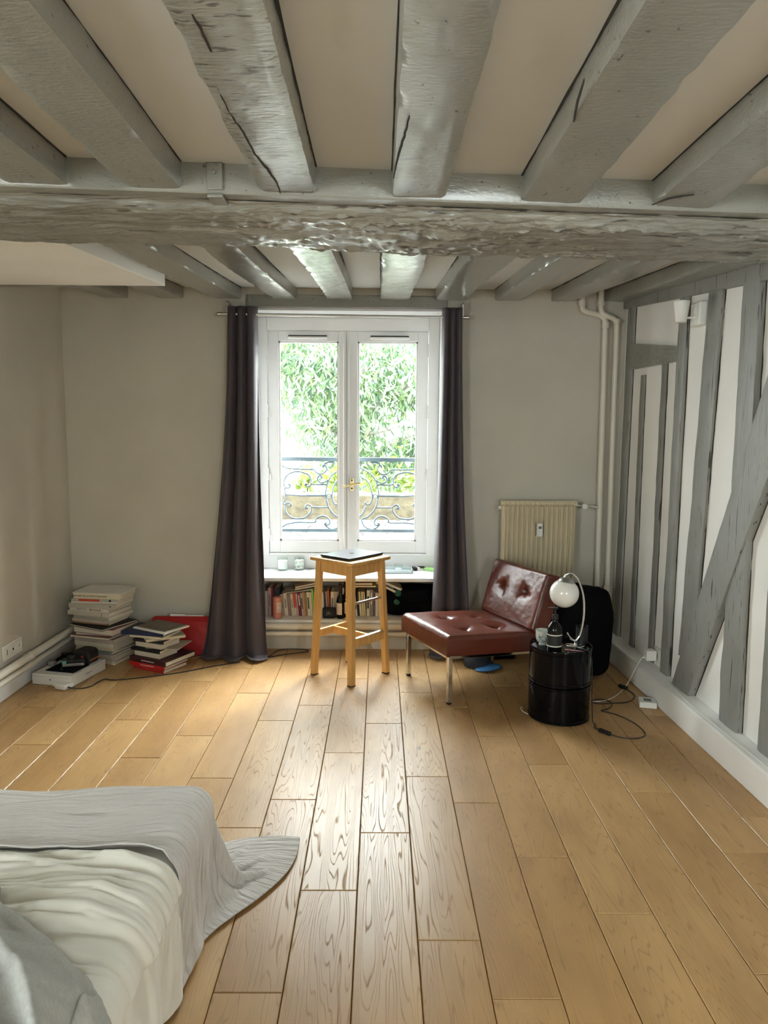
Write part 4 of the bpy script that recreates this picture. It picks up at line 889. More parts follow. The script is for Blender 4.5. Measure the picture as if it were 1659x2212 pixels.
MB().tube(spline([MQ @ Vector((.056, -.010, .012)), (-1.735, 4.01, .004), (-1.689, 4.045, .004), (-1.672, 4.12, .004), (-1.648, 4.168, .004), (-1.581, 4.156, .004), (-1.38, 4.224, .004), (-1.206, 4.31, .004), (-1.052, 4.418, .004), (-.90, 4.50, .004)], 8), .0032, 6).build('cable', PLASK, t, smooth=60)
MB().tube(spline([(-.78, 4.60, .004), (-.731, 4.63, .004), (-.694, 4.745, .004), (-.605, 4.785, .004), (-.507, 4.775, .004), (-.48, 4.74, .004), (-.514, 4.715, .004), (-.619, 4.672, .004), (-.719, 4.611, .004), (-.79, 4.58, .004)], 8), .0032, 6).build('extension_cable', PLASK, smooth=60, label='black cable looping out from under the left curtain behind the stool', cat='cable')

# ------------------------------------------------------------------ books
def flat_book(label, cx, cy, z, L, D, th, rot, col, group, pages='front', spine_txt=None, kind='book', name='book', soft=False, tilt=0):
    """Book lying flat; local x along the spine (towards the viewer: -y), pages inside the cover."""
    M = T(cx, cy, z) @ RZ(rot) @ RY(tilt); t = thing(name, label, kind, (cx, cy, z), group); cm = cov(col); bt = .0012 if soft else .0025
    c = MB(); c.box(-L/2, L/2, -D/2, D/2, 0, bt, M).box(-L/2, L/2, -D/2, D/2, th-bt, th, M)
    if pages == 'front': c.box(-L/2, L/2, D/2-.003, D/2, bt, th-bt, M)
    else: c.box(-L/2, L/2, -D/2, -D/2+.003, bt, th-bt, M)
    c.build('cover', cm, t)
    i = .001 if soft else .004
    if pages == 'front': MB().box(-L/2+i, L/2-i, -D/2+i, D/2-.003, bt, th-bt, M).build('pages', PAPER, t)
    else: MB().box(-L/2+i, L/2-i, -D/2+.003, D/2-i, bt, th-bt, M).build('pages', PAPER, t)
    if spine_txt:
        for (s, size, x, mt) in spine_txt: text('lettering', s, size, M @ T(x, -D/2-.0003, th/2) @ RX(90), mt, t)
    return t, M
ORD = ['lowest', 'second', 'third', 'fourth', 'fifth', 'sixth', 'seventh', 'eighth', 'ninth', 'tenth', 'eleventh', 'twelfth', 'thirteenth', 'fourteenth', 'fifteenth', 'sixteenth', 'seventeenth', 'eighteenth', 'nineteenth', 'twentieth', 'twenty-first', 'twenty-second', 'twenty-third', 'twenty-fourth', 'twenty-fifth', 'twenty-sixth', 'twenty-seventh', 'twenty-eighth', 'twenty-ninth', 'thirtieth']
CR, WHT, BG = (.60, .55, .44), (.66, .64, .59), (.50, .44, .36)
# tall stack in the corner, bottom to top: thickness, length, depth, rotation, dx, dy, colour, words, pages, soft
ST1 = [(.020, .29, .23, -18, .0, .02, (.55, .48, .36), 'cream', 'spine', 1), (.030, .28, .22, -17, .005, .02, (.60, .52, .42), 'cream and red', 'spine', 1), (.014, .28, .23, -15, -.005, .02, (.55, .42, .38), 'pale pink', 'spine', 1),
       (.018, .29, .23, -17, -.01, .02, (.34, .40, .38), 'grey green', 'spine', 0), (.026, .28, .22, -16, -.003, .02, (.58, .52, .38), 'yellowed', 'spine', 1), (.028, .29, .23, -15, .0, .02, (.58, .54, .44), 'cream', 'spine', 1),
       (.028, .30, .23, -17, .005, .01, (.56, .47, .40), 'faded pink', 'spine', 1), (.013, .29, .25, -16, -.02, .01, (.36, .13, .12), 'dull red', 'front', 1), (.018, .27, .22, -14, -.01, .02, (.44, .34, .28), 'brown', 'front', 1),
       (.040, .31, .26, -20, .01, .0, (.30, .10, .11), 'thick red-covered', 'front', 0), (.012, .30, .29, -27, .01, -.01, (.02, .02, .025), 'large flat black', 'front', 0), (.015, .26, .20, -17, -.015, .02, (.50, .30, .14), 'orange-brown', 'spine', 1),
       (.018, .27, .23, -16, -.02, .015, (.58, .46, .40), 'salmon', 'spine', 1), (.026, .27, .24, -18, -.01, .01, (.58, .54, .45), 'beige art', 'spine', 1), (.028, .31, .24, -17, -.025, .01, (.60, .55, .45), 'wide cream', 'spine', 0),
       (.024, .29, .24, -15, -.015, .01, (.62, .58, .50), 'pale', 'spine', 0), (.030, .32, .24, -8, .0, .0, (.60, .56, .47), 'long cream', 'spine', 0), (.012, .31, .23, -6, .005, .0, (.66, .64, .58), 'thin white', 'spine', 1),
       (.015, .31, .23, -7, .0, .0, (.66, .63, .57), 'white and red', 'spine', 1), (.033, .305, .235, -7, .02, .005, (.64, .58, .42), 'cream photography', 'spine', 0)]
z = .001
for i, (th, L, D, rot, dx, dy, col, word, pg, soft) in enumerate(ST1):
    n = len(ST1); lab = '%s book in the tall corner stack, %s' % (word, ('topmost' if i == n-1 else ('lowest' if i == 0 else ORD[i]+' from the floor')))
    tx = None
    if i == n-1: tx = [('HISTOIRE DE LA PHOTOGRAPHIE', .0155, -.045, INK)]
    if i == n-5: tx = [('BEATON', .018, -.055, INKG), ('IN VOGUE', .018, .045, INK)]
    kk = (1.0, .72, .9, .62, .85)[i % 5] if i < n-1 else 1.0; col = tuple(c*kk for c in col); rot += rng.uniform(-3, 3) if i < n-4 else 0; dx += rng.uniform(-.008, .008)
    t, M = flat_book(lab, -1.80+dx, 4.565+dy, z, L, D, th, rot, col, 'books in the tall corner stack', pg, None, soft=bool(soft))
    if pg == 'spine':   # the spine faces the room
        pass
    if tx:
        for (s_, size, x, mt) in tx:
            text('lettering', s_, size, M @ T(x, -D/2-.0004, th/2) @ RX(90), mt, t)
    if i == n-2:
        MB().box(-.105, .035, -D/2-.0006, -D/2, .0005, th-.0005, M).build('red_panel', cov((.52, .05, .025)), t); MB().box(.098, .112, -D/2-.0006, -D/2, .001, th-.001, M).build('mark', INK, t)
    if i == n-4: MB().prism([(0, .006), (.012, 0), (0, -.006)], M @ T(.118, -D/2-.0004, th/2) @ RX(90), .0004).build('mark', INK, t)
    if i == n-6: MB().box(.100, .104, -D/2-.0006, -D/2, .001, th-.001, M).build('mark', INKG, t)
    z += th+.0006
t, M = flat_book('white drawing pad lying on top of the tall corner stack', -1.78, 4.575, z, .33, .25, .005, -7, (.70, .68, .65), None, 'front', None, kind='pad', name='drawing_pad', soft=True)

# shorter stack beside it
C2 = (-1.405, 4.43)
ST2 = [(.020, .255, .20, -28, .01, -.01, (.42, .02, .02), 'red', 'spine', 1), (.024, .275, .22, -24, .0, .0, (.50, .015, .015), 'bright red lettered', 'spine', 1), (.030, .30, .27, -27, .02, .02, (.045, .012, .014), 'big dark maroon', 'spine', 0),
       (.038, .21, .16, -27, -.02, .01, (.30, .06, .05), 'thick yellow-paged', 'front', 1), (.017, .235, .17, -25, -.025, .0, (.012, .012, .014), 'thin black', 'spine', 1), (.005, .22, .20, -10, .06, .02, (.42, .36, .28), 'loose tan', 'front', 1),
       (.034, .215, .17, -25, -.01, .01, (.40, .38, .34), 'thick grey-edged', 'front', 0), (.016, .23, .18, -20, -.01, .01, (.02, .02, .024), 'black paperback', 'spine', 1), (.016, .24, .17, 28, .03, .01, (.56, .50, .36), 'cream, turned askew,', 'spine', 1),
       (.015, .24, .19, -17, -.02, .0, (.52, .44, .32), 'tan', 'front', 1), (.022, .29, .21, -12, -.055, .02, (.012, .022, .075), 'navy blue', 'spine', 1)]
z = .001
for i, (th, L, D, rot, dx, dy, col, word, pg, soft) in enumerate(ST2):
    lab = '%s book in the short stack by the red folder, %s' % (word, 'lowest' if i == 0 else ORD[i]+' from the floor')
    t, M = flat_book(lab, C2[0]+dx, C2[1]+dy, z, L, D, th, rot, col, 'books in the short stack', pg, None, soft=bool(soft))
    if i in (1, 2):
        for q in range(9): MB().box(-.05+q*.012, -.042+q*.012, -D/2-.0006, -D/2, th*.4, th*.6, M).build('print', INKW, t)
    z += th+.0006
MZ = T(C2[0]+.015, C2[1]+.02, z) @ RZ(-30)
t = thing('magazine', 'glossy magazine with a brown picture cover on the short stack', 'magazine', (C2[0]+.015, C2[1]+.02, z), None)
MB().box(-.14, .14, -.105, .105, 0, .010, MZ).build('pages', PAPERW, t, bevel=.002)
MB().box(-.138, .118, -.085, .103, .0101, .0108, MZ).build('cover_picture', pm('brown_picture', (0.10, 0.062, 0.035), .3, var=.75, vscale=22), t)
for a, b in ((-.135, -.10), (-.088, -.05), (-.01, .09)): MB().box(a, b, -.102, -.088, .0101, .0109, MZ).build('cover_print', PAPERW, t)
MB().box(-.13, .13, -.10, .10, -.0, .0005, MZ @ T(.0, .0, -.0)).build('back_cover', INKG, t)

# red folder leaning on the window wall
t = thing('red_folder', 'large red folder leaning on the wall beside the curtain', 'folder', (-1.31, 4.68, 0))
Mr = T(-1.31, 4.635, .002) @ RX(-10.0)
RED = pm('red_card', (0.36, 0.010, 0.012), .45)
MB().box(-.215, .18, 0, .012, 0, .225, Mr).build('front_board', RED, t, bevel=.002)
MB().hexa([Mr @ Vector(p) for p in ((-.215, 0, .225), (.18, 0, .225), (.18, .03, .258), (-.205, .03, .258), (-.215, .012, .225), (.18, .012, .225), (.18, .034, .258), (-.205, .034, .258))]).build('flap', RED, t)
MB().box(-.215, .18, .022, .034, 0, .25, Mr).build('back_board', RED, t, bevel=.002)
MB().box(-.10, .0, .036, .040, 0, .272, Mr).box(.0, .12, .036, .038, 0, .266, Mr).build('papers', PAPERW, t)

# white laptop box with camera things on it
MX = T(-1.885, 4.225, 0) @ RZ(-13)
t = thing('laptop_box', 'flat white laptop carton on the floor under the left wall pipes', 'box', (-1.885, 4.225, 0))
CARD = pm('white_carton', (0.72, 0.71, 0.68), .5)
MB().box(-.133, .133, -.165, .165, .001, .052, MX).build('base', CARD, t, bevel=.002)
MB().box(-.1335, .1335, -.1655, .1655, .0525, .066, MX).build('lid', CARD, t, bevel=.002)
logo('logo', .010, MX @ T(-.01, -.1656, .034) @ RX(90), INK, t)
text('lettering', 'MacBook Pro', .011, MX @ T(.1337, .0, .036) @ RZ(90) @ RX(90), INKG, t)
t = thing('black_sleeve', 'thin black sleeve lying flat on the white carton', 'sleeve', (-1.885, 4.2, .067))
MB().box(-.075, .115, -.115, .04, .0668, .0720, MX @ T(-.005, 0, 0)).build('sleeve', BLACKCLOTH, t, bevel=.002)
MB().tube(spline([MX @ Vector(p) for p in ((.02, -.09, .074), (.0, -.08, .074), (-.01, -.06, .074), (.0, -.05, .074))], 5), .0012, 5).build('print', INKG, t)
t = thing('film_camera', 'black compact camera with teal glint lying on the white carton', 'camera', (-1.875, 4.235, .072))
Mk = MX @ T(.035, -.005, .0725) @ RZ(28)
MB().box(-.065, .065, -.03, .03, 0, .045, Mk).build('body', PLASK, t, bevel=.006)
MB().box(-.060, .060, -.0315, -.029, .006, .022, Mk).build('grip_plate', STEEL, t, bevel=.001)
MB().lathe([(.024, 0), (.024, .018), (.020, .020), (.018, .016), (.001, .014)], n=24, M=Mk @ T(-.015, .0, .045)).build('lens', PLASK, t, smooth=40)
MB().box(-.062, -.038, -.034, -.012, .020, .042, Mk).build('flash', pm('teal_glass', (0.10, 0.32, 0.30), .1, coat=.5), t, bevel=.002)
MB().lathe([(.007, 0), (.007, .006)], n=14, M=Mk @ T(.045, .01, .045)).build('shutter_button', pm('red_button', (0.35, 0.02, 0.03), .4), t)
t = thing('camera_strap', 'crumpled black camera strap and buckle behind the compact camera', 'strap', (-1.95, 4.28, .068))
MB().tube(spline([MX @ Vector(p) for p in ((-.10, -.02, .075), (-.11, .04, .085), (-.06, .08, .105), (-.02, .05, .12), (-.06, .02, .10), (-.09, .06, .10), (-.05, .10, .08))], 8), .010, 8).build('webbing', BLACKCLOTH, t, smooth=60)
MB().box(-.095, -.06, .05, .075, .105, .125, MX).build('buckle', PLASK, t, bevel=.004)
MB().box(-.125, -.085, -.035, -.005, .0668, .095, MX).build('buckle_plate', INKG, t, bevel=.004)
t = thing('camera_pouch', 'rounded black pouch with an orange zip on the white carton', 'pouch', (-1.80, 4.33, .066))
Mp = MX @ T(.045, .095, .0668)
m = MB(); m.prism([(-.058, 0), (.058, 0), (.060, .03), (.058, .066), (.045, .082), (.0, .086), (-.045, .082), (-.058, .066), (-.060, .03)], Mp @ T(0, .052, 0) @ RX(90), .104)
m.build('shell', pm('black_nylon', (0.012, 0.012, 0.013), .6), t, bevel=.012, seg=3)
MB().box(.0600, .0612, -.045, .045, .022, .027, Mp).build('orange_zip', pm('orange_trim', (0.65, 0.25, 0.03), .5), t)

# ------------------------------------------------------------------ books in the niche under the sill
ZS = .2075; YF = 4.90
def upright(label, x, w, h, lean, col, d=.17, y=YF, name='book', marks=None, group='books on the low shelf under the sill', bottom=None, rounded=False):
    M = T(x, y, ZS) @ RY(lean); t = thing(name, label, 'book', (x, y, ZS), group); bt = .0014
    c = MB(); c.box(0, bt, 0, d, 0, h, M).box(w-bt, w, 0, d, 0, h, M).box(0, w, -.001, .002, 0, h, M)
    c.build('cover', cov(col), t)
    MB().box(bt, w-bt, .002, d-.003, .002, h-.003, M).build('pages', PAPERV, t)
    if bottom: MB().box(-.0002, w+.0002, -.0014, -.0009, 0, h*bottom[0], M).build('spine_panel', cov(bottom[1]), t)
    if marks == 'band': MB().box(w*.3, w*.7, -.0013, -.0009, h*.35, h*.75, M).build('spine_print', INKG, t)
    if marks == 'dark': MB().box(w*.25, w*.72, -.0013, -.0009, h*.30, h*.78, M).build('spine_print', INK, t)
    if marks == 'pale': MB().box(w*.3, w*.7, -.0013, -.0009, h*.45, h*.9, M).build('spine_print', INKW, t)
    return t
# x of the lower left corner, thickness, height, lean, colour, word, marks
ROW = [(-.862, .020, .19, 0, (.52, .44, .30), 'tan', None), (-.838, .021, .195, 0, (.46, .38, .20), 'olive tan', 'band'), (-.812, .012, .18, 0, (.12, .04, .04), 'narrow dark red', None), (-.796, .017, .175, -1, (.54, .48, .40), 'beige', None), (-.775, .020, .20, -1, (.50, .38, .34), 'dusty pink', 'band'),
       (-.754, .011, .20, -1, (.36, .02, .045), 'crimson', None), (-.742, .010, .195, 0, (.015, .015, .018), 'black', None), (-.731, .019, .20, 0, (.025, .035, .05), 'blue black', None), (-.711, .014, .205, 0, (.015, .015, .017), 'tall black', None),
       (-.690, .010, .15, -3, (.34, .30, .27), 'thin grey', None), (-.677, .013, .155, -5, (.48, .42, .34), 'grey beige', 'band'), (-.661, .025, .160, -5, (.60, .55, .44), 'wide cream', 'band'), (-.633, .020, .160, -5, (.24, .16, .15), 'mauve brown', None), (-.611, .018, .160, -5, (.58, .52, .40), 'cream', 'band'),
       (-.591, .015, .165, -5, (.55, .05, .02), 'red-topped', None), (-.574, .012, .160, -5, (.48, .38, .36), 'pinkish grey', 'band'), (-.560, .018, .165, -5, (.22, .015, .07), 'maroon', 'pale'), (-.540, .013, .165, -5, (.46, .42, .36), 'grey cream', 'dark'), (-.525, .011, .17, -5, (.46, .27, .14), 'orange tan', None),
       (-.512, .011, .17, -5, (.30, .19, .07), 'ochre brown', None), (-.499, .019, .17, -4, (.60, .56, .44), 'cream with dark lettering', 'dark'), (-.478, .012, .17, -4, (.60, .53, .42), 'ivory', None), (-.464, .013, .195, -4, (.22, .44, .05), 'lime green', None), (-.449, .016, .17, -3, (.55, .48, .38), 'beige', None),
       (-.431, .014, .17, -2, (.58, .52, .40), 'cream', 'band'), (-.415, .016, .175, -2, (.56, .53, .46), 'grey white', 'band'), (-.397, .014, .17, -3, (.58, .56, .50), 'white', None), (-.381, .010, .175, -3, (.02, .025, .045), 'navy', None), (-.369, .011, .175, -3, (.30, .27, .24), 'grey', None), (-.356, .014, .18, -3, (.50, .10, .03), 'orange red', None)]
ROW2 = [(-.340, .024, .175, 0, (.60, .54, .42), 'wide cream', 'band'), (-.314, .013, .175, 0, (.54, .46, .34), 'beige', None), (-.300, .013, .175, 0, (.54, .46, .36), 'sand', None), (-.285, .016, .21, 0, (.26, .18, .15), 'brown', None), (-.267, .035, .225, 0, (.02, .02, .022), 'tall thick black', 'pale'),
        (-.230, .018, .20, 0, (.05, .035, .05), 'plum black', None), (-.210, .016, .16, 0, (.20, .15, .12), 'dark brown', None), (-.192, .010, .12, -4, (.02, .06, .03), 'small dark green', None), (-.180, .016, .135, -5, (.50, .06, .04), 'red', None), (-.162, .012, .165, -6, (.60, .57, .52), 'white', 'dark'),
        (-.146, .010, .17, -4, (.03, .02, .04), 'thin black', None), (-.134, .014, .175, -4, (.58, .50, .32), 'straw-coloured', None), (-.118, .012, .175, -3, (.60, .53, .36), 'pale straw', None), (-.104, .012, .175, -3, (.54, .48, .26), 'yellowish', None), (-.088, .022, .185, 0, (.60, .56, .46), 'cream with bold lettering', 'dark'),
        (-.064, .020, .19, 0, (.26, .23, .20), 'grey brown', 'pale'), (-.042, .014, .18, 0, (.14, .08, .06), 'dark brown', None), (-.026, .016, .17, 0, (.58, .54, .50), 'white-spined', None), (-.008, .012, .165, 0, (.50, .42, .32), 'tan', None), (.006, .013, .165, 0, (.46, .40, .32), 'sandy', None), (.022, .016, .145, 0, (.58, .52, .40), 'short cream', None)]
for i, (x, w_, h, ln, col, word, mk) in enumerate(ROW):
    lab = '%s book, %s from the curtain end of the low shelf' % (word, 'first' if i == 0 else ORD[i])
    upright(lab, x, w_, h, ln, col, marks=mk, bottom=((.36, (.60, .53, .42)) if word == 'red-topped' else None))
NB = len(ROW2)
for i, (x, w_, h, ln, col, word, mk) in enumerate(ROW2):
    k = NB-1-i; lab = '%s book on the low shelf, %s leftwards from the black bag' % (word, 'first' if k == 0 else ORD[k])
    upright(lab, x, w_, h, ln, col, marks=mk)
# books lying on the rows
def slab(label, p, L, D, th, rz, ry, col, name='book'):
    M = T(*p) @ RZ(rz) @ RY(ry); t = thing(name, label, 'book', p, None)
    MB().box(-L/2, L/2, -D/2, D/2, 0, .0015, M).box(-L/2, L/2, -D/2, D/2, th-.0015, th, M).box(-L/2, L/2, D/2-.002, D/2, 0, th, M).build('cover', cov(col), t)
    MB().box(-L/2+.001, L/2-.001, -D/2+.001, D/2-.002, .0015, th-.0015, M).build('pages', PAPER, t); return t
slab('pale brochure lying across the books behind the pink bottle', (-.575, 4.985, .382), .20, .20, .005, 4, -7, (.50, .44, .38), name='brochure')
slab('black-edged notebook tilted on the brochure under the sill', (-.52, 4.985, .403), .17, .15, .012, 10, -9, (.03, .03, .03), name='notebook')
slab('tan book slanting highest above the left shelf row', (-.515, 4.99, .419), .18, .15, .011, 12, -10, (.46, .38, .29))
slab('yellow book lying flat over the right shelf row', (-.135, 4.975, .4145), .22, .15, .011, 0, 0, (.62, .36, .02))
slab('brown book lying on the yellow one under the sill', (-.15, 4.985, .427), .20, .15, .017, 1, 0, (.26, .11, .025))
slab('cream book sliding down above the black bag, lower one', (.055, 4.965, .408), .15, .12, .015, -12, 24, (.50, .40, .28))
slab('cream book sliding down above the black bag, upper one', (.085, 4.975, .419), .17, .12, .016, -8, 22, (.56, .46, .33))
slab('small white book half under the black bag by the curtain', (.335, 4.90, ZS+.001), .12, .10, .012, 8, 0, (.55, .48, .44))
MB().box(-.05, .05, -.035, .035, 0, .002, T(-.135, 4.845, ZS) @ RZ(-12)).build('note_card', PAPERW, label='pale card lying on the shelf edge under the right books', cat='card')
MB().box(-.035, .035, -.03, .03, 0, .010, T(-.845, 4.855, ZS) @ RZ(3)).build('paper_pad', PAPERW, label='small white pad on the shelf beside the left curtain', cat='pad')
t = thing('shoulder_bag', 'black bag with a green patch at the right end of the shelf', 'bag', (.24, 4.99, ZS))
blob_box(.045, .432, 4.885, 5.14, ZS+.001, ZS+.200, 8, .012, sq=6).build('body', BLACKCLOTH, t, smooth=60)
GREENP = pm('dark_green_patch', (0.01, 0.09, 0.05), .6)
MB().lathe([(.001, .004), (.018, .003), (.022, 0)], n=18, M=T(.125, 4.886, .315) @ RX(90)).build('patch', GREENP, t, smooth=60)
MB().lathe([(.001, .004), (.018, .003), (.024, 0)], n=18, M=T(.132, 4.895, .375) @ RX(75)).build('patch', GREENP, t, smooth=60)
MB().tube(spline([(.10, 4.885, .36), (.20, 4.868, .30), (.32, 4.87, .31), (.40, 4.886, .37)], 6), .007, 8).build('strap', BLACKCLOTH, t, smooth=60)

PB = (-.706, 4.842)
t = thing('pink_bottle', 'matt pink cylinder bottle with a cream label on the shelf', 'bottle', (*PB, ZS))
PINK = pm('salmon_plastic', (0.60, 0.24, 0.17), .5)
MB().lathe([(.027, 0), (.031, .003), (.031, .146), (.029, .150), (.001, .151)], (*PB, ZS), 36).build('body', PINK, t, smooth=40)
A = np.zeros((12, 2, 3))
for i in range(12):
    a = math.radians(-88+i*6.0)
    for j, zz in enumerate((.045, .115)): A[i, j] = (PB[0]+.0314*math.cos(a), PB[1]+.0314*math.sin(a), ZS+zz)
m = MB(); m.grid(A); lb = m.build('label', pm('cream_label', (0.70, 0.58, 0.48), .7), t, smooth=60)
for zz in (.053, .060, .067, .092, .100):
    P = [(PB[0]+.0317*math.cos(math.radians(a)), PB[1]+.0317*math.sin(math.radians(a)), ZS+zz) for a in (-80, -66, -52, -40)]
    MB().tube(P, .0009, 5).build('print', INKG, lb)
t = thing('speaker', 'small black portable speaker on the shelf behind the stool leg', 'speaker', (-.345, 4.845, ZS))
MB().box(-.391, -.301, 4.828, 4.862, ZS, ZS+.076).build('body', pm('black_mesh', (0.014, 0.014, 0.016), .7, bump=.5, bscale=400), t, bevel=.010, seg=3)
text('lettering', 'JBL', .030, T(-.346, 4.8274, ZS+.038) @ RX(90), INKG, t)
for q, (bx, by, lab) in enumerate(((-.268, 4.852, 'dark wine bottle with cream label nearest the speaker'), (-.232, 4.885, 'second dark wine bottle half hidden behind the stool leg'))):
    t = thing('wine_bottle', lab, 'bottle', (bx, by, ZS), 'dark bottles on the shelf')
    MB().lathe([(.026, 0), (.028, .004), (.028, .125), (.024, .145), (.013, .168), (.0115, .180), (.0115, .232), (.013, .233), (.013, .243), (.011, .244)], (bx, by, ZS), 32).build('body', DKB, t, smooth=50)
    A = np.zeros((12, 2, 3))
    for i in range(12):
        a = math.radians(-165+i*9.0)
        for j, zz in enumerate((.028, .110)): A[i, j] = (bx+.0283*math.cos(a), by+.0283*math.sin(a), ZS+zz)
    m = MB(); m.grid(A); m.build('label', pm('cream_label', (0.70, 0.58, 0.48), .7), t, smooth=60)
    MB().lathe([(.0122, .185), (.0122, .244), (.001, .245)], (bx, by, ZS), 24).build('foil', pm('dark_foil', (0.03, 0.008, 0.015), .4), t, smooth=40)

# ------------------------------------------------------------------ things on the sill
ZW = .5035
CLG = pane_glass('clear_jar_glass')
for q, (cx, cyy, lab, pr) in enumerate(((-.695, 5.055, 'plain white candle in a clear glass on the sill', 0), (-.578, 5.075, 'white candle in a glass printed with small dots on the sill', 1))):
    t = thing('candle_jar', lab, 'candle', (cx, cyy, ZW), 'candle jars on the sill')
    MB().lathe([(.024, 0), (.034, .002), (.0365, .010), (.0365, .094), (.0345, .094), (.0345, .012), (.030, .008), (.001, .008)], (cx, cyy, ZW), 36).build('glass', CLG, t, smooth=40)
    MB().lathe([(.001, .009), (.033, .010), (.0338, .014), (.0338, .070), (.031, .0715), (.001, .070)], (cx, cyy, ZW), 32).build('wax', pm('white_wax', (0.84, 0.84, 0.80), .5), t, smooth=40)
    MB().tube([(cx, cyy, ZW+.069), (cx+.002, cyy, ZW+.082)], .001, 6).build('wick', INK, t)
    if pr:
        rp = random.Random(4)
        for k in range(16):
            a = math.radians(-165+150*rp.random()); zz = .018+.062*rp.random()
            MB().lathe([(.0036, 0), (.0036, .0006)], n=6, M=T(cx+.0367*math.cos(a), cyy+.0367*math.sin(a), ZW+zz) @ RZ(math.degrees(a)) @ RY(90)).build('printed_dot', INKG, t)
t = thing('glass_tray', 'clear rectangular glass tray behind the stool on the sill', 'tray', (.12, 4.99, ZW))
TG = pm('pale_tray_glass', (0.55, 0.62, 0.64), .08, spec=.8, coat=.5)
MB().box(.0, .235, 4.945, 5.06, ZW, ZW+.006).build('bottom', TG, t, bevel=.002)
for a in ((.0, .006, 4.945, 5.06), (.229, .235, 4.945, 5.06), (.0, .235, 4.945, 4.951), (.0, .235, 5.054, 5.06)): MB().box(*a, ZW+.006, ZW+.028).build('side', TG, t, bevel=.001)
t = thing('tumbler', 'short clear tumbler standing in the glass tray', 'glass', (.135, 5.01, ZW+.006))
MB().lathe([(.026, 0), (.030, .003), (.031, .05), (.029, .05), (.028, .008), (.001, .006)], (.135, 5.01, ZW+.0065), 28).build('wall', CLG, t, smooth=40)
MB().lathe([(.001, .007), (.0265, .007), (.0275, .02), (.001, .02)], (.135, 5.01, ZW+.0065), 28).build('water', TG, t, smooth=40)
t = thing('cigarette_pack', 'small dark and white printed box near the right curtain', 'box', (.285, 5.09, ZW))
Mx_ = T(.285, 5.09, ZW) @ RZ(18)
MB().box(-.042, .042, -.028, .028, 0, .022, Mx_).build('carton', PAPERW, t, bevel=.001)
MB().box(-.0425, -.02, -.0285, .0285, -.0, .0225, Mx_).box(.0, .0425, -.0285, .0285, .016, .0226, Mx_).build('dark_print', INK, t)
t = thing('green_box', 'lime green matchbox on the sill against the right curtain', 'box', (.375, 5.06, ZW))
Mx_ = T(.368, 5.065, ZW) @ RZ(-35)
MB().box(-.04, .04, -.024, .024, 0, .02, Mx_).build('sleeve', pm('lime_card', (0.36, 0.62, 0.22), .5), t, bevel=.001)
MB().box(.0401, .0412, -.02, .02, .002, .018, Mx_).build('drawer_end', INK, t)
t = thing('coaster', 'small faint printed square lying flat near the candles', 'coaster', (-.50, 5.09, ZW))
MB().box(-.03, .03, -.022, .022, 0, .003, T(-.50, 5.085, ZW) @ RZ(25)).build('tile', pm('grey_tile', (0.42, 0.46, 0.44), .5), t, bevel=.001)
MB().box(-.02, .02, -.014, .014, .003, .0034, T(-.50, 5.085, ZW) @ RZ(25)).build('print', INKG, t)
t = thing('key_fob', 'flat dark fob lying on the sill left of the glass tray', 'fob', (-.07, 5.05, ZW))
MB().box(-.022, .022, -.009, .009, 0, .006, T(-.07, 5.05, ZW) @ RZ(4)).build('fob', PLASK, t, bevel=.002)
MB().tube([(-.048+.006*math.cos(a), 5.05+.006*math.sin(a), ZW+.003) for a in np.linspace(0, 2*PI, 15)], .001, 5, caps=False).build('ring', STEEL, t)

# ------------------------------------------------------------------ bed
BX1, BY1, BZ = -.545, 2.195, .345          # right side, foot end, top
t = thing('bed', 'low bed whose corner reaches into the lower left', 'bed', (-1.3, 1.2, 0))
MB().box(-1.98, BX1-.03, .20, BY1-.03, .03, .15).build('base', pm('grey_bed_base', (0.30, 0.29, 0.28), .9), t, bevel=.01)
MB().box(-2.0, BX1, .18, BY1, .152, BZ-.006).build('mattress', pm('mattress_ticking', (0.62, 0.60, 0.55), .9), t, bevel=.05, seg=4)
for x in (-1.9, BX1-.10):
    for y in (.28, BY1-.10): MB().box(x-.03, x+.03, y-.03, y+.03, 0, .031).build('leg', PLASK, t)

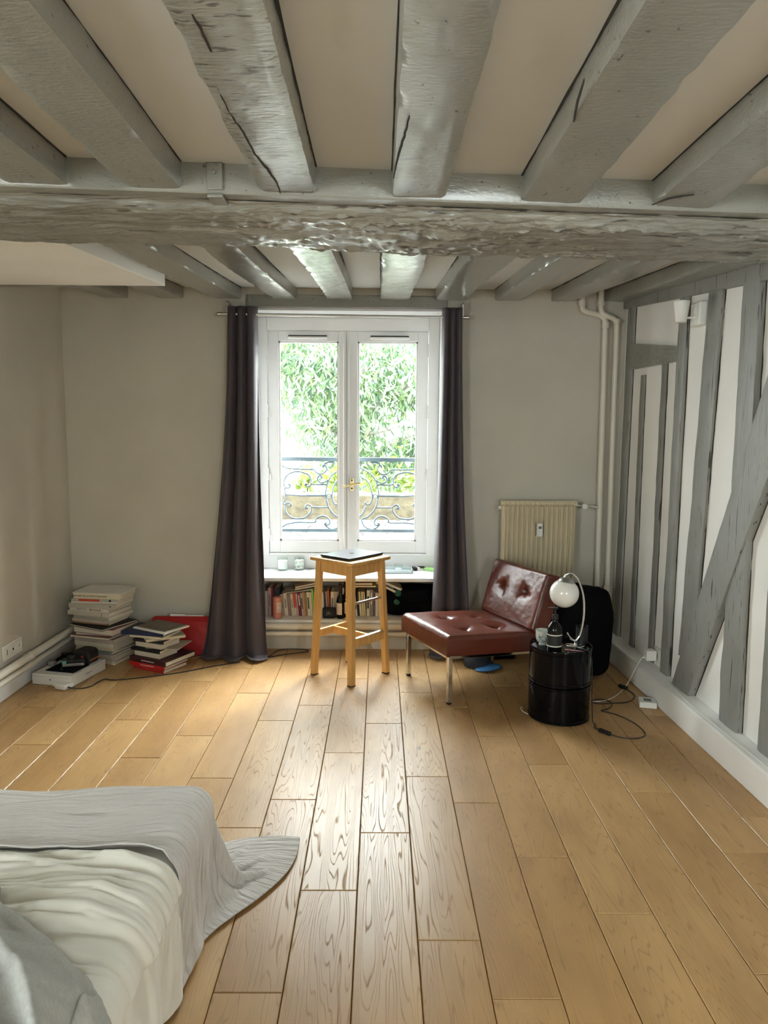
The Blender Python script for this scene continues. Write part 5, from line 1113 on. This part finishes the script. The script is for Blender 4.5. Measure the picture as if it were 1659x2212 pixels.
def bed_sdf(p, off):
    r = .05; c = np.array([(-2.3+BX1)/2, (0.0+BY1)/2, (BZ-.30)/2]); h = np.array([(BX1+2.3)/2, (BY1-0.0)/2, (BZ+.30)/2])-r
    d = p-c; q = np.abs(d)-h; mx = np.maximum(q, 0); L = np.linalg.norm(mx, axis=-1); out = L > 1e-9
    n = np.zeros_like(p); n[out] = (mx[out]/L[out][:, None])*np.sign(d[out]); 
    ins = ~out
    if ins.any():
        k = np.argmax(q[ins], -1); m = np.zeros((ins.sum(), 3)); m[np.arange(len(k)), k] = np.sign(d[ins][np.arange(len(k)), k]); n[ins] = m
    dist = np.where(out, L, np.max(q, -1))-r-off
    return dist, n
def simulate(P, dx, dy, steps, off=.006, its=10, extra=None, fric=.5, bend=.25, damp=.96, grav=.0006, floor=.008):
    """Position-based cloth on the bed: P (nu, nv, 3), rest spacing dx along u, dy along v."""
    P = P.copy(); Q = P.copy(); dd = math.hypot(dx, dy)
    def con(a, b, rest, k):
        d = b-a; L = np.linalg.norm(d, axis=-1, keepdims=True)+1e-9; c = d*(k*.5*(L-rest)/L); a += c; b -= c
    for s in range(steps):
        V = (P-Q)*damp; Q = P.copy(); P = P+V; P[..., 2] -= grav
        for it in range(its):
            for o in (0, 1):
                con(P[o:-1:2][:P[o+1::2].shape[0]], P[o+1::2], dx, 1.0)
                con(P[:, o:-1:2][:, :P[:, o+1::2].shape[1]], P[:, o+1::2], dy, 1.0)
            if it % 2 == 0:
                con(P[:-1, :-1], P[1:, 1:], dd, .28); con(P[1:, :-1], P[:-1, 1:], dd, .28)
                con(P[:-3], P[3:], 3*dx, bend*.4); con(P[:, :-3], P[:, 3:], 3*dy, bend*.4)
        F = P.reshape(-1, 3); F0 = Q.reshape(-1, 3)
        dist, n = bed_sdf(F, off); hit = dist < 0
        if hit.any():
            F[hit] -= n[hit]*dist[hit][:, None]; F[hit] = F[hit]+(F0[hit]-F[hit])*fric*np.array([1, 1, 0.0])
        if extra is not None: extra(F, F0)
        lowm = F[:, 2] < floor
        F[lowm, 2] = floor; F[lowm, :2] = F[lowm, :2]+(F0[lowm, :2]-F[lowm, :2])*.7
        P = F.reshape(P.shape)
    return P
def smooth_noise(u, v, s, sd): return np.array([[nz(a*s+sd, b*s, sd) for b in v] for a in u])
def cloth_obj(name, P, mat, label, cat, th=.004, uvs=1.0, sub=1):
    nu, nv = P.shape[:2]; m = MB(); m.grid(P)
    uu, vv = np.meshgrid(np.arange(nu)/nu*uvs, np.arange(nv)/nv*uvs*nv/nu, indexing='ij'); m.uv = np.stack([uu.ravel(), vv.ravel()], 1)
    o = m.build(name, mat, smooth=180, label=label, cat=cat)
    s = o.modifiers.new('s', 'SUBSURF'); s.levels = sub; s.render_levels = sub
    k = o.modifiers.new('t', 'SOLIDIFY'); k.thickness = th; k.offset = 1
    return o
# white sheet: draped over the side and rucked into sharp creases running across the bed
def drape(U, V, off, zf=.02):
    """Cloth coordinates to the bed: U runs towards the right side and over its edge, V along the bed. Returns point and normal."""
    r = .06; xe = BX1+off-r; s = U-xe; arc = r*PI/2; a = np.clip(s/r, 0, PI/2)
    x = np.where(s < 0, U, xe+r*np.sin(a)); z = np.where(s < 0, BZ+off, BZ+off-r+r*np.cos(a)); dn = np.maximum(0, s-arc); z = z-dn
    nx = np.where(s < 0, 0, np.sin(a)); nzv = np.where(s < 0, 1, np.cos(a))
    return np.stack([x, V, z], -1), np.stack([nx, 0*nx, nzv], -1), dn
def creases(U, V, n, seed, amp, ylo, yhi, wid, fan=.0):
    rr = random.Random(seed); H = np.zeros_like(U)
    for k in range(n):
        y0 = ylo+(yhi-ylo)*(k+rr.random())/n; sl = rr.uniform(-.16, .12); cu = rr.uniform(-.25, .05); ph = rr.uniform(0, 6); am = amp*rr.uniform(.35, 1.15)
        uc = rr.uniform(-1.35, -.35); ln = rr.uniform(.22, .75); w = wid*rr.uniform(.5, 1.5)
        yc = y0+sl*(U+.9)+cu*np.clip(U+.62, 0, 1)**1.5*1.2+.018*np.sin(U*rr.uniform(4, 9)+ph)+.006*np.sin(U*21+ph)
        d = V-yc; win = 1/(1+np.exp(-(U-(uc-ln))/.05))*1/(1+np.exp((U-(uc+ln))/.05))
        H += am*win*np.where(d > 0, np.exp(-d/(w*2.2)), np.exp(d/(w*.28)))
    return H
UU, VV = np.meshgrid(np.linspace(-1.78, -.205, 230), np.linspace(.55, 1.90, 240), indexing='ij')
Pd, Nn, dn = drape(UU, VV, .008)
Hc = creases(UU, VV, 22, 12, .032, .60, 1.80, .018)+creases(UU, VV, 55, 5, .018, .55, 1.85, .009)
def cells(U, V, su, sv, sd, warp=.0):
    out = np.zeros(U.shape)
    for i in range(U.shape[0]):
        for j in range(U.shape[1]):
            a, b = U[i, j]*su+warp*math.sin(V[i, j]*5+sd), V[i, j]*sv+.35*math.sin(U[i, j]*su*1.3+sd)
            out[i, j] = noise.voronoi(Vector((a, b, sd)))[0][0]
    return out
Hc = .75*Hc+.034*cells(UU, VV, 2.6, 9.0, 3.3, .2)+.020*cells(UU, VV, 6.0, 19.0, 7.1, .3)
Hc = Hc*(1-.55*np.clip((UU+.66)/.12, 0, 1))
fade = np.clip((1.83-VV)/.10, 0, 1); Hc = Hc*fade
sway = .020*np.sin(VV*17+2)+.012*np.sin(VV*41+1)
SHP = Pd+Nn*(Hc*np.where(dn > 0, .55, 1))[..., None]
SHP[..., 0] += fade*np.clip(dn/.3, 0, 1)*(sway+.012)
SHP[..., 2] = np.maximum(SHP[..., 2], .012)
cloth_obj('bed_sheet', SHP, SHEET, 'rumpled ivory cotton sheet hanging over the side of the bed', 'sheet', .003)

# height of the sheet, so that what lies on it rests on top
def top_of(SHPs):
    F = SHPs.reshape(-1, 3); H = np.full((90, 90), BZ+.006)
    ix = np.clip(((F[:, 0]+1.8)/1.4*90).astype(int), 0, 89); iy = np.clip(((F[:, 1]-.5)/1.6*90).astype(int), 0, 89)
    np.maximum.at(H, (ix, iy), F[:, 2]); 
    Hm = H.copy()
    for _ in range(2): Hm[1:-1, 1:-1] = np.maximum(Hm[1:-1, 1:-1], (Hm[2:, 1:-1]+Hm[:-2, 1:-1]+Hm[1:-1, 2:]+Hm[1:-1, :-2])/4)
    return Hm
HS = top_of(SHP)
def on_sheet(F, F0):
    ok = (F[:, 0] > -1.8) & (F[:, 0] < BX1-.02) & (F[:, 1] > .5) & (F[:, 1] < 2.0)
    ix = np.clip(((F[:, 0]+1.8)/1.4*90).astype(int), 0, 89); iy = np.clip(((F[:, 1]-.5)/1.6*90).astype(int), 0, 89)
    h = HS[ix, iy]+.006; hit = ok & (F[:, 2] < h)
    F[hit, 2] = h[hit]; F[hit, :2] += (F0[hit, :2]-F[hit, :2])*.5
# muslin blanket over the foot end
dx = .0125; W0, H0 = 1.495, .75; nu, nv = int(W0/dx), int(H0/dx); ul = np.arange(nu)*dx; vl = np.arange(nv)*dx
P = np.zeros((nu, nv, 3)); P[..., 0] = (-1.75+ul)[:, None]; P[..., 1] = (1.745+vl)[None, :]+(.035*np.clip((ul-1.0)/.3, 0, 1)**2)[:, None]*0
P[..., 2] = BZ+.055+smooth_noise(ul*1.6, vl*5, 1.0, 2.2)*.022
def under(F, F0): on_sheet(F, F0)
BLP = simulate(P, dx*1.02, dx*1.11, 120, off=.020, its=9, extra=under, bend=.18, fric=.45)
N_ = smooth_noise(ul*7, vl*60, 1.0, 4.4)*.004+smooth_noise(ul*4, vl*24, 1.0, 6.4)*.009
N_ += smooth_noise(ul*4.5, vl*11, 1.0, 7.7)*.026
BLP[..., 2] += N_*np.clip((BLP[..., 2]-.2)/.1, 0, 1)
BLP[..., 0] += .010*np.sin(BLP[..., 1]*38)*np.clip((.28-BLP[..., 2])/.1, 0, 1)*(BLP[..., 2] > .03)
cloth_obj('muslin_blanket', BLP, BLANKET, 'crinkled mauve grey muslin blanket over the foot of the bed', 'blanket', .004)

# grey sweatshirt thrown on the sheet
e1 = np.array([.835, -.55]); e2 = np.array([-.55, -.835]); o0 = np.array([-0.985, 1.555])
nu, nv = 130, 110; U, Vv = np.meshgrid(np.linspace(0, .60, nu), np.linspace(0, .55, nv), indexing='ij')
bow = .06*np.sin(PI*np.clip(U/.60, 0, 1)*.9)
XY = o0+U[..., None]*e1+(Vv-bow+.02)[..., None]*e2
XY[..., 0] += .006*np.sin(Vv*60)*np.exp(-U*9); 
def rid(c, w1, w2, am, sl, cv): 
    d = Vv-(c+sl*U+cv*np.sin(U*5)); return am*np.where(d > 0, np.exp(-(d/w2)**1.2 if False else -d/w2), np.exp(d/w1))
G = .006+rid(.010, .008, .035, .026, .05, .01)+rid(.10, .040, .006, .055, .10, -.02)+rid(.17, .05, .006, .045, .06, .02)+rid(.25, .006, .045, .055, -.05, .015)+rid(.36, .04, .008, .030, .08, -.01)+rid(.45, .008, .03, .026, .02, .02)
G += .005*np.sin(U*11+Vv*9)+.004*np.sin(U*23-Vv*31)
G += .010*np.abs(smooth_noise(np.linspace(0, 3.5, nu), np.linspace(0, 7, nv), 1.0, 6.6))+.005*np.abs(smooth_noise(np.linspace(0, 9, nu), np.linspace(0, 17, nv), 1.0, 2.6))
G += .022*cells(U, Vv, 4.0, 9.0, 5.5, .2)
em = np.minimum(np.minimum(U, .60-U), np.minimum(Vv, .55-Vv)); G *= np.clip(em/.035, 0, 1)**.5
ix = np.clip(((XY[..., 0]+1.8)/1.4*90).astype(int), 0, 89); iy = np.clip(((XY[..., 1]-.5)/1.6*90).astype(int), 0, 89)
Hb = HS[ix, iy]
for _ in range(6): Hb[1:-1, 1:-1] = (Hb[1:-1, 1:-1]*2+Hb[2:, 1:-1]+Hb[:-2, 1:-1]+Hb[1:-1, 2:]+Hb[1:-1, :-2])/6
GP = np.zeros((nu, nv, 3)); GP[..., :2] = XY; GP[..., 2] = Hb+.004+G
over = XY[..., 0]-(BX1-.01); GP[..., 0] = np.where(over > 0, BX1-.01+over*.9, GP[..., 0]); GP[..., 2] += np.where(over > 0, .012, 0)
t = cloth_obj('sweatshirt', GP, JERSEY, 'heather grey sweatshirt crumpled on the white sheet', 'clothing', .005)
cz = HS.max()
c = MB().tube(spline([(-.99, 1.555, BZ+.075), (-.94, 1.548, BZ+.085), (-.885, 1.545, BZ+.075)], 6), [.024]*13, 14); cf = c.build('ribbed_cuff', JERSEY, t, smooth=60)
MB().tube(spline([(-.905, 1.43, BZ+.135), (-.865, 1.455, BZ+.150), (-.845, 1.44, BZ+.145), (-.852, 1.405, BZ+.135), (-.90, 1.38, BZ+.125)], 6), .006, 8).build('neck_tape', PAPERW, t, smooth=60)
